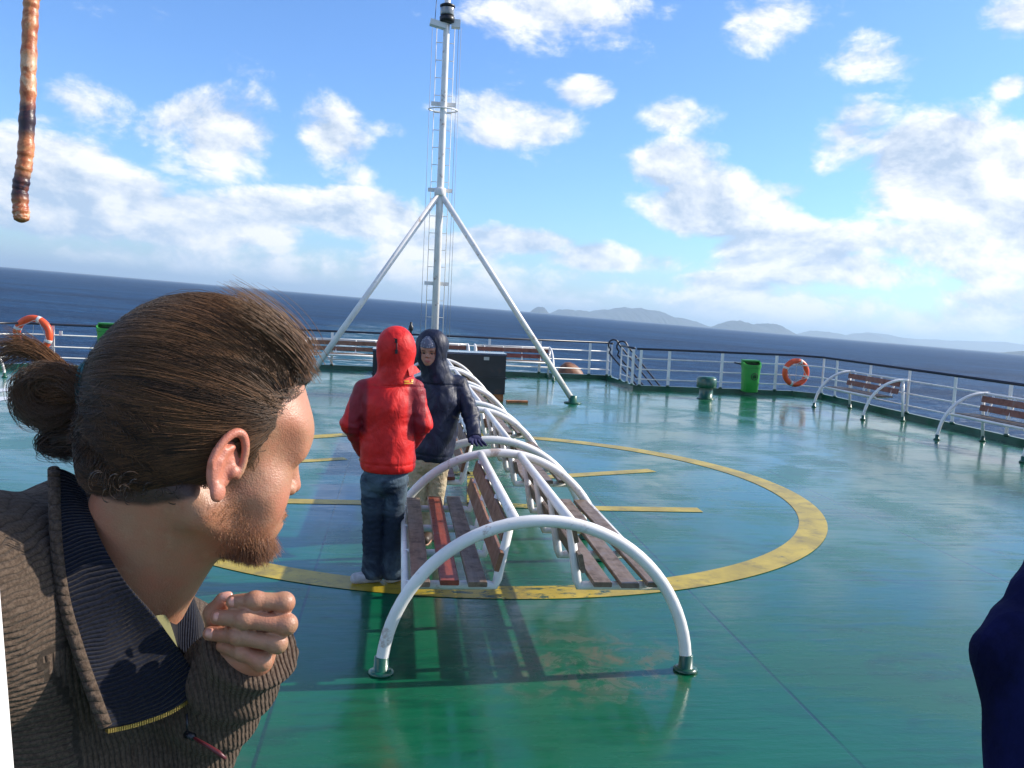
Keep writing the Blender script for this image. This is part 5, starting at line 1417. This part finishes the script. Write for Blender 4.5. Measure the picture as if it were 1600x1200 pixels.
# ---------------------------------------------------------------- the other people
def np3(v): return A(v[0], v[1], v[2])
def limb(P, pts, rs, k=.03): return chain(P, [np3(p) for p in pts], rs, k)
def figure(J, label, skin, mats, opt):
    """J: joints as world points (Vectors); returns the person. Local frame: origin on the deck below the pelvis"""
    o = Vector((J['pel'].x, J['pel'].y, 0)); j = {k: np3(v - o) for k, v in J.items()}
    fr = opt['face']; F = Vector(fr).normalized(); L = Vector((0, 0, 1)).cross(F).normalized(); U = F.cross(L).normalized()
    R = np.array(Matrix((F, L, U)))      # rows: world->head
    hs = opt.get('hs', .95)
    hd = lambda P: head_sdf(((P - j['head']) @ R.T) / hs) * hs
    def hands(P, w, d_, rgt, curl=.2):
        d_ = d_ / np.linalg.norm(d_)
        if opt.get('gloved') and rgt[0] > 0: return cone(P, w, w + d_ * .045, .022, .020)
        rgt = A(0, 1, 0); s = np.cross(d_, rgt); s /= np.linalg.norm(s); u = np.cross(s, d_)
        d = cone(P, w, w + d_ * .05, .024, .030)
        d = smin(d, ell(P, w + d_ * .055, (.03, .03, .03)), .02)
        for i, (off, ln) in enumerate(((-.030, .062), (-.010, .074), (.010, .070), (.028, .055))):
            b0 = w + d_ * .07 + s * off; b1 = b0 + d_ * ln * .55 + s * off * .3 + u * curl * .02; b2 = b1 + (d_ * .8 + u * curl) * ln * .5
            d = smin(d, chain(P, [b0, b1, b2], [.0105, .0095, .008], .004), .006)
        t0 = w + d_ * .02 - s * .022; t1 = t0 - s * .025 + d_ * .03; t2 = t1 + d_ * .035 - s * .004
        return smin(d, chain(P, [t0, t1, t2], [.012, .011, .009], .004), .008)
    def body(P):
        d = smin(hd(P), limb(P, [J2['head'] - A(0, 0, .03), J2['neck']], [.05, .055]), .02)
        d = smin(d, limb(P, [J2['neck'], J2['chest'], J2['pel']], [.06, .13, .13]), .06)
        for s in 'LR':
            d = smin(d, limb(P, [J2['neck'], J2['sh' + s], J2['el' + s], J2['wr' + s]], [.045, .046 * opt.get('br', 1), .036 * opt.get('br', 1), .026]), .02)
            d = smin(d, limb(P, [J2['hip' + s], J2['kn' + s], J2['an' + s]], [.075, .05, .036]), .03)
            d = smin(d, limb(P, [J2['an' + s], J2['toe' + s]], [.038, .028]), .02)
            hdir = J2['wr' + s] - J2['el' + s]
            d = np.minimum(d, hands(P, J2['wr' + s], opt.get('hd' + s, hdir), A(1, 0, 0) if s == 'L' else A(0, 1, 0)))
        return d
    J2 = j; mn = np.min(list(j.values()), 0) - .22; mx = np.max(list(j.values()), 0) + .24; mn[2] = -.01
    hb = j['head']
    V1, F1 = surface(hd, hb - .16, hb + .19, .0045 * hs, 1)
    V2, F2 = surface(lambda P: np.maximum(body(P), .10 - np.linalg.norm(P - hb - A(0, 0, .02), axis=1)), mn, mx, .011, 1)
    ob = new_mesh('person', np.concatenate([V1, V2]), np.concatenate([F1, F2 + len(V1)]), skin, loc=o)
    V = np.concatenate([V1, V2]); Vh = ((V - j['head']) @ R.T) / hs; Y = np.abs(Vh[:, 1])
    g = lambda c, r: np.exp(-(np.linalg.norm(np.stack([Vh[:, 0] - c[0], Y - c[1], Vh[:, 2] - c[2]], 1) / A(*r), axis=1)) ** 2)
    at = ob.data.attributes.new('lips', 'FLOAT', 'POINT'); at.data.foreach_set('value', np.clip(g((.092, 0, -.042), (.02, .022, .009)) * 1.3, 0, 1).astype(np.float32))
    at = ob.data.attributes.new('brow', 'FLOAT', 'POINT'); at.data.foreach_set('value', np.clip(g((.085, .030, .038), (.03, .018, .0045)) * 1.4 + g((.085, .031, .019), (.03, .012, .005)) * 1.2, 0, 1).astype(np.float32))
    tag(ob, label, 'person')
    # jacket
    jm, pm, sm_ = mats; jr = opt.get('jr', 1.0); seed = opt.get('seed', 1)
    hemz = opt['hem']
    def jacket(P):
        d = limb(P, [J2['neck'] - A(0, 0, .03), J2['chest'], J2['waist']], [.10 * jr, .162 * jr, .164 * jr], .08)
        q = P - (J2['waist'] + J2['hem']) / 2; d = smin(d, limb(P, [J2['waist'], J2['hem']], [.164 * jr, .178 * jr], .05), .05)
        ax_ = opt.get('flat', A(0, 1, 0)); 
        d = d + .20 * np.abs((P - J2['chest']) @ ax_) * .25
        for s in 'LR':
            d = smin(d, limb(P, [J2['neck'] - A(0, 0, .05), J2['sh' + s]], [.06, .074 * jr]), .05)
            d = smin(d, limb(P, [J2['sh' + s], J2['el' + s], J2['wr' + s]], [.072 * jr, .066 * jr * opt.get('er', 1), .050 * jr], .02), .012)
        # hood
        hc_ = J2['head'] + A(0, 0, .045)
        if opt.get('hood', True):
            hq = R.T @ A(-.028, 0, .0)
            d = smin(d, ell(P, hc_ + hq, (.124, .130, .142) if abs(fr[1]) > abs(fr[0]) else (.128, .112, .142)), .035)
            d = smin(d, limb(P, [hc_ - A(0, 0, .06) + hq, J2['neck']], [.108, .112]), .03)
            op = hc_ + R.T @ A(.135, 0, -.012)
            hl = ((P - op) @ R.T); cut = np.linalg.norm(hl / A(.130, .072, .108), axis=1) - 1; d = smax(d, -cut * .072, .012)
        f = vnoise(P, 7, seed) * .007 + vnoise(P @ rotm('Y', 28) * A(1.9, 1, .5), 13, seed + 1) * .0050 + vnoise(P @ rotm('Y', -35) * A(1.7, 1, .5), 16, seed + 2) * .0035 - .004 * np.abs(vnoise(P @ rotm('Y', 50) * A(1.6, 1, .45), 15, seed + 7))
        for s in 'LR':   # sleeve creases
            e = J2['el' + s]; w_ = np.exp(-(np.linalg.norm(P - e, axis=1) / .13) ** 2); ax2 = J2['wr' + s] - J2['sh' + s]; ax2 /= np.linalg.norm(ax2)
            f += w_ * .0045 * np.sin((P - e) @ ax2 * 95 + 4 * vnoise(P, 12, seed + 5))
        d = d + f * opt.get('fold', 1)
        hz_ = hemz + opt.get('hemslope', 0) * P[:, 0]
        zn = J2['neck'][2] - .035; dn = np.linalg.norm((P - J2['neck'])[:, :2], axis=1)
        if opt.get('hood', True): d = d + .007 * np.exp(-((P[:, 2] - zn + .10 * dn) / .007) ** 2) * (dn < .2)
        d = d + .004 * np.exp(-((P[:, 2] - hz_ - .055) / .006) ** 2) - .003 * np.exp(-((P[:, 2] - hz_ - .02) / .02) ** 2)
        below = hz_ - P[:, 2]
        arm = np.minimum(np.linalg.norm(P - J2['wrL'], axis=1), np.linalg.norm(P - J2['wrR'], axis=1)) < opt.get('cuffr', .0)
        d = np.where(arm, d, np.maximum(d, below))
        for s in 'LR':
            axw = J2['wr' + s] - J2['el' + s]; axw /= np.linalg.norm(axw); q_ = (P - J2['wr' + s]) @ axw
            near = np.linalg.norm(P - J2['wr' + s], axis=1) < .09; d = np.where(near & (d < .03), np.maximum(d, q_ - .012), d)
        return d
    jk = sdf_obj('jacket', jacket, mn, mx + A(0, 0, .08), .0085, jm, ob, attr=opt.get('jattr'))
    def pants(P):
        d = limb(P, [J2['pel'] + A(0, 0, .06), J2['pel']], [.135, .14])
        for s in 'LR':
            d = smin(d, limb(P, [J2['hip' + s], J2['kn' + s], J2['an' + s] + A(0, 0, .0)], [.098 * opt.get('pr', 1), .073 * opt.get('pr', 1), opt.get('cuff', .085) ], .02), .007)
        d = d + vnoise(P, 13, 9) * .005 + vnoise(P * A(.7, .7, 2.2), 30, 10) * .0035 - .004 * np.abs(vnoise(P @ rotm('Y', 50) * A(1.6, 1, .45), 15, seed + 7))
        return np.maximum(np.maximum(d, .035 - P[:, 2]), P[:, 2] - (hemz + .06))
    sdf_obj('trousers', pants, A(mn[0], mn[1], .0), A(mx[0], mx[1], hemz + .1), .0095, pm, ob)
    for s in 'LR':
        a_, t_ = J2['an' + s], J2['toe' + s]
        def shoe(P):
            dd = t_ - a_; dd = dd * A(1, 1, 0); d = smin(cone(P, A(a_[0], a_[1], .045) - dd * .2, A(t_[0], t_[1], .034), .042, .036), cone(P, A(a_[0], a_[1], .06), A(a_[0], a_[1], .11), .042, .044), .02)
            return np.maximum(d, -P[:, 2] + .001)
        sh_ = sdf_obj('shoe', shoe, np.minimum(a_, t_) - A(.12, .12, .2), np.maximum(a_, t_) + A(.12, .12, .14), .008, sm_, ob)
    return ob, j, o, R, hs

def person_skin(name, base, lips=(.38, .10, .08)):
    def fn(t, b, tc):
        c = t.mix(t.smooth(t.noise(tc, 25, 4, .6), .3, .7), base, (base[0] * 1.1, base[1] * .95, base[2] * .92))
        c = t.mix(attr_node(t, 'lips'), c, lips); c = t.mix(attr_node(t, 'brow'), c, (.07, .035, .025))
        t.l.new(c, b.inputs['Base Color']); b.inputs['Roughness'].default_value = .45
        b.inputs['Subsurface Weight'].default_value = .08; b.inputs['Subsurface Scale'].default_value = .005
    return mat(name, base, .45, fn=fn)

def red_person():
    Y0 = 5.40
    W = lambda x, y, dy=0.: at_y(x, y, Y0 + dy)
    J = dict(head=W(620, 556, .02), neck=W(617, 590), chest=W(606, 633), waist=W(606, 682), hem=W(607, 716), pel=W(603, 742),
             shL=W(571, 612), elL=W(549, 662, -.03), wrL=W(570, 706, .13), shR=W(645, 611), elR=W(659, 661, -.03), wrR=W(634, 706, .15),
             hipL=W(583, 752), hipR=W(617, 752), knL=W(583, 826, .01), knR=W(614, 826, .0), anL=W(584, 893, .0), anR=W(614, 893, .0),
             toeL=W(556, 907, -.02), toeR=W(627, 907, .06))
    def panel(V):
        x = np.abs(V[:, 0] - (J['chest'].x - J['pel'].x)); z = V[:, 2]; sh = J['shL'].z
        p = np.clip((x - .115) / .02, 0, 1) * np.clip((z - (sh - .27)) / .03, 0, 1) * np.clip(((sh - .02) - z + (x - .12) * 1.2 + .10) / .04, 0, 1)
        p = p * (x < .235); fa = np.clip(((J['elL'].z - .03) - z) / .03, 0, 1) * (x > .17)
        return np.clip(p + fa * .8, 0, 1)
    def fn(t, b, tc):
        n = t.noise(tc, 12, 4, .55, .8); n2 = t.noise(t.map(tc, (1, 1, 2.5)), 30, 4, .6, 1.2); w = t.noise(tc, 420, 2, .5)
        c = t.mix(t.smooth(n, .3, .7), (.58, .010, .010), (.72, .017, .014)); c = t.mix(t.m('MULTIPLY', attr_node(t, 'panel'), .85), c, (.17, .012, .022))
        t.l.new(c, b.inputs['Base Color']); b.inputs['Roughness'].default_value = .55; b.inputs['Specular IOR Level'].default_value = .35
        rg = t.m('SUBTRACT', 1.0, t.m('ABSOLUTE', t.m('SUBTRACT', t.m('MULTIPLY', t.noise(t.map(tc, (1.5, 1, .7), rot=(0, .5, 0)), 7, 4, .5, 1.2), 4), 2)))
        t.l.new(t.bump(t.m('ADD', t.m('ADD', n, t.m('MULTIPLY', rg, .55)), t.m('MULTIPLY', n2, .2)), .34, .016), b.inputs['Normal'])
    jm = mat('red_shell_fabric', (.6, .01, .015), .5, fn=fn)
    def jf(t, b, tc):
        n = t.noise(tc, 5, 4, .6, .5); g = t.noise(t.map(tc, (1, 1, .5)), 240, 2, .5)
        X, Y_, Z = t.sep(tc)
        th = t.m('MULTIPLY', t.smooth(n, .38, .58), t.m('MAXIMUM', t.smooth(Z, .40, .60), t.smooth(Z, .28, .12, 0, .8)))
        c = t.mix(t.m('MULTIPLY', th, .8), (.009, .016, .032), (.11, .16, .20)); c = t.mix(t.m('MULTIPLY', g, .22), c, (.08, .11, .15))
        t.l.new(c, b.inputs['Base Color']); b.inputs['Roughness'].default_value = .8; b.inputs['Specular IOR Level'].default_value = .2
        t.l.new(t.bump(t.m('ADD', t.noise(tc, 22, 4, .6, 1), t.m('MULTIPLY', g, .1)), .6, .014), b.inputs['Normal'])
    jeans = mat('blue_denim', (.02, .04, .07), .8, fn=jf)
    shoe = mat('grey_white_sneaker', (.42, .42, .44), .5, var=.3, var_scale=20)
    sk = person_skin('skin_b', (.48, .27, .18))
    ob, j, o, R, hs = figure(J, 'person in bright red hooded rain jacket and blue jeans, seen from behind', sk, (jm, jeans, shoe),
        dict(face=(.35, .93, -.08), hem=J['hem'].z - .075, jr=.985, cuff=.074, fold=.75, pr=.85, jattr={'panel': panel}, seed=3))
    jk = [c for c in ob.children if c.name.startswith('jacket')][0]
    lo = lambda x, y, dy: W(x, y, dy) - o
    # collar point, drawcord, chest mark
    m = MB(); a, b_, c = lo(636, 568, -.07), lo(657, 581, -.04), lo(640, 588, -.10)
    pts = [a, lo(650, 572, -.03), b_, c]
    nv = (pts[1] - pts[0]).cross(pts[3] - pts[0]).normalized() * .006
    m.add([p for p in pts] + [p + nv for p in pts], [(0, 1, 2, 3), (7, 6, 5, 4), (0, 4, 5, 1), (1, 5, 6, 2), (2, 6, 7, 3), (3, 7, 4, 0)], False)
    cf = m.build('collar_point', jm, jk)
    dg = bpy.context.evaluated_depsgraph_get(); dg.update()
    def on(x, y, off=.004):
        from_ = at_y(x, y, Y0 - 1.0) - o; d_ = ray(x, y).normalized()
        h, loc, nn, _ = jk.ray_cast(from_, d_)
        return (loc + nn * off, nn) if h else (W(x, y, -.16) - o, Vector((0, -1, 0)))
    m = MB(); m.tube([on(616, 529)[0], on(620, 533, .008)[0], on(620, 545, .006)[0], on(618, 552)[0]], .0035, 6)
    for y in (533, 549): 
        p, n_ = on(619, y, .009); m.box(p, (.016, .014, .026))
    m.build('drawcord', MT['dark'], jk)
    ym = mat('yellow_print', (.75, .42, .03), .5); m = MB()
    def q(x0, y0, x1, y1):
        P = [on(x, y, .0035)[0] for x, y in ((x0, y1), (x1, y1), (x1, y0), (x0, y0))]; N_ = on(x0, y0)[1] * .0012
        m.add(P + [p - N_ * 2 for p in P], [(0, 1, 2, 3), (7, 6, 5, 4), (0, 4, 5, 1), (1, 5, 6, 2), (2, 6, 7, 3), (3, 7, 4, 0)], False)
    for i in range(4): q(631.8 + i * 1.9, 594.4, 633.1 + i * 1.9, 596.6)
    for i in range(7): q(631.8 + i * 1.95, 598.0, 633.1 + i * 1.95, 599.8)
    q(642, 594.6, 645, 596.8); q(641.6, 592.8, 642.6, 594); q(643.2, 592.4, 644.1, 593.8); q(644.7, 593.2, 645.6, 594.4)
    m.build('chest_mark', ym, jk)

def navy_person():
    Y0 = 6.42
    W = lambda x, y, dy=0.: at_y(x, y, Y0 + dy)
    J = dict(head=W(673, 553, -.02), neck=W(683, 590, .02), chest=W(688, 625, .03), waist=W(680, 668, .02), hem=W(674, 700, .0), pel=W(670, 718, .0),
             shL=W(716, 601, .02), elL=W(735, 646, -.06), wrL=W(742, 682, -.20), shR=W(655, 602, .05), elR=W(640, 655, .02), wrR=W(636, 690, .02),
             hipL=W(685, 728), hipR=W(655, 728), knL=W(680, 785, -.02), knR=W(654, 787, .0), anL=W(671, 838, .02), anR=W(655, 840, .05),
             toeL=W(664, 852, -.14), toeR=W(642, 852, -.10))
    jm = mat('navy_shell_fabric', (.012, .014, .028), .38, fn=cloth_fn((.006, .009, .026), (.015, .019, .046), 9, .3, 300, .50, .35))
    pm = mat('tan_trousers', (.45, .36, .24), .8, fn=cloth_fn((.40, .31, .20), (.50, .41, .28), 15, .6, 400, .8, .2))
    sk = person_skin('skin_c', (.42, .235, .16))
    shoe = mat('brown_leather', (.05, .03, .02), .5)
    ob, j, o, R, hs = figure(J, 'person in dark navy hooded jacket, patterned cap and tan trousers, leaning on the bench arch', sk, (jm, pm, shoe),
        dict(face=(-.30, -.95, -.12), hem=J['hem'].z - .09, jr=.96, cuff=.062, pr=.84, seed=8, hs=.97, hemslope=-.1, cuffr=.12, gloved=True, hdL=np3(at_y(752, 704, 6.0) - J['wrL'])))
    # navy glove: fingers spread down onto the arch
    gm = mat('dark_blue_knit_glove', (.010, .012, .06), .9, bump=.5, bump_scale=200)
    w = j['wrL']; tgt = np3(at_y(752, 704, 6.0) - o)
    def glove(P):
        ax = tgt - w; L_ = np.linalg.norm(ax); ax = ax / L_
        s = A(.93, -.3, -.2); s -= ax * (s @ ax); s /= np.linalg.norm(s); u = np.cross(ax, s)
        d = cone(P, w - ax * .05, w + ax * .01, .036, .033)
        d = smin(d, chain(P, [w + ax * .04 - s * .018, w + ax * .05 + s * .020], [.025, .024]), .02)
        for k, (off, ln) in enumerate(((-.034, .070), (-.013, .082), (.010, .082), (.032, .066))):
            b0 = w + ax * .065 + s * off; b1 = b0 + ax * ln * .5 + s * off * .35; b2 = b1 + ax * ln * .5 + s * (off * .2 + .006)
            d = smin(d, chain(P, [b0, b1, b2], [.0125, .0115, .0100], .004), .005)
        t0 = w + ax * .03 - s * .03; d = smin(d, chain(P, [t0, t0 - s * .022 + ax * .03, t0 - s * .030 + ax * .065], [.014, .0125, .011], .004), .008)
        return d
    c_ = (w + tgt) / 2; sdf_obj('glove', glove, np.minimum(w, tgt) - .12, np.maximum(w, tgt) + .13, .005, gm, ob)
    # patterned cap inside the hood, dark eyes
    def capf(t, b, tc):
        t.l.new(t.mix(t.smooth(t.vor(tc, 70), .25, .45), (.33, .34, .38), (.13, .14, .19)), b.inputs['Base Color']); b.inputs['Roughness'].default_value = .9
    cm = mat('patterned_cap', (.4, .4, .45), .9, fn=capf)
    def cap(P):
        Q = ((P - j['head']) @ R.T) / hs
        d = ell(Q, (-.008, 0, .062), (.112, .086, .100)) * hs; return np.maximum(d, -(Q[:, 2] - .060 - .2 * (.09 - Q[:, 0]) * 0) * hs)
    sdf_obj('cap', cap, j['head'] - .15, j['head'] + .18, .0055, cm, ob)
    em = mat('dark_eye', (.02, .015, .012), .15)
    for s_ in (-1, 1):
        p = j['head'] + R.T @ (A(.074, s_ * .032, .018) * hs); m = MB(); m.lathe([(.0001, -.011), (.006, -.009), (.010, -.005), (.011, 0), (.010, .005), (.006, .009), (.0001, .011)], tuple(p), 12); m.build('eye', em, ob)

def edge_person():
    D = lambda x, y, d: at_depth(x, y, d)
    pel = D(1880, 1500, 1.1); pel = Vector((pel.x + .03, pel.y, .95))
    up = lambda x, y, z: pel + Vector((x, y, z))
    J = dict(head=up(0, .03, .70), neck=up(0, 0, .54), chest=up(0, 0, .32), waist=up(0, 0, .10), hem=up(0, 0, -.02), pel=pel,
             shL=D(1750, 790, 1.0), elL=D(1566, 1014, .90), wrL=D(1606, 1275, .90),
             shR=up(.20, 0, .44), elR=up(.27, .02, .16), wrR=up(.2, .2, .1),
             hipL=up(-.09, 0, -.06), hipR=up(.09, 0, -.06), knL=up(-.10, .02, -.48), knR=up(.10, .02, -.48), anL=up(-.11, 0, -.86), anR=up(.11, 0, -.86),
             toeL=up(-.13, .16, -.90), toeR=up(.13, .16, -.90))
    jm = mat('deep_navy_fleece', (.008, .010, .05), .9, fn=cloth_fn((.005, .006, .030), (.008, .010, .055), 10, .4, 500, .95, .1))
    pm = mat('black_trousers', (.02, .02, .025), .8)
    figure(J, 'person in dark navy blue jacket, only an elbow showing at the right edge', person_skin('skin_d', (.48, .28, .19)), (jm, pm, mat('black_shoe', (.02, .02, .02), .4)),
        dict(face=(0, 1, 0), hem=J['hem'].z - .05, jr=.76, er=.5, br=.45, fold=.45, seed=12, cuffr=.16))
red_person(); navy_person(); edge_person()
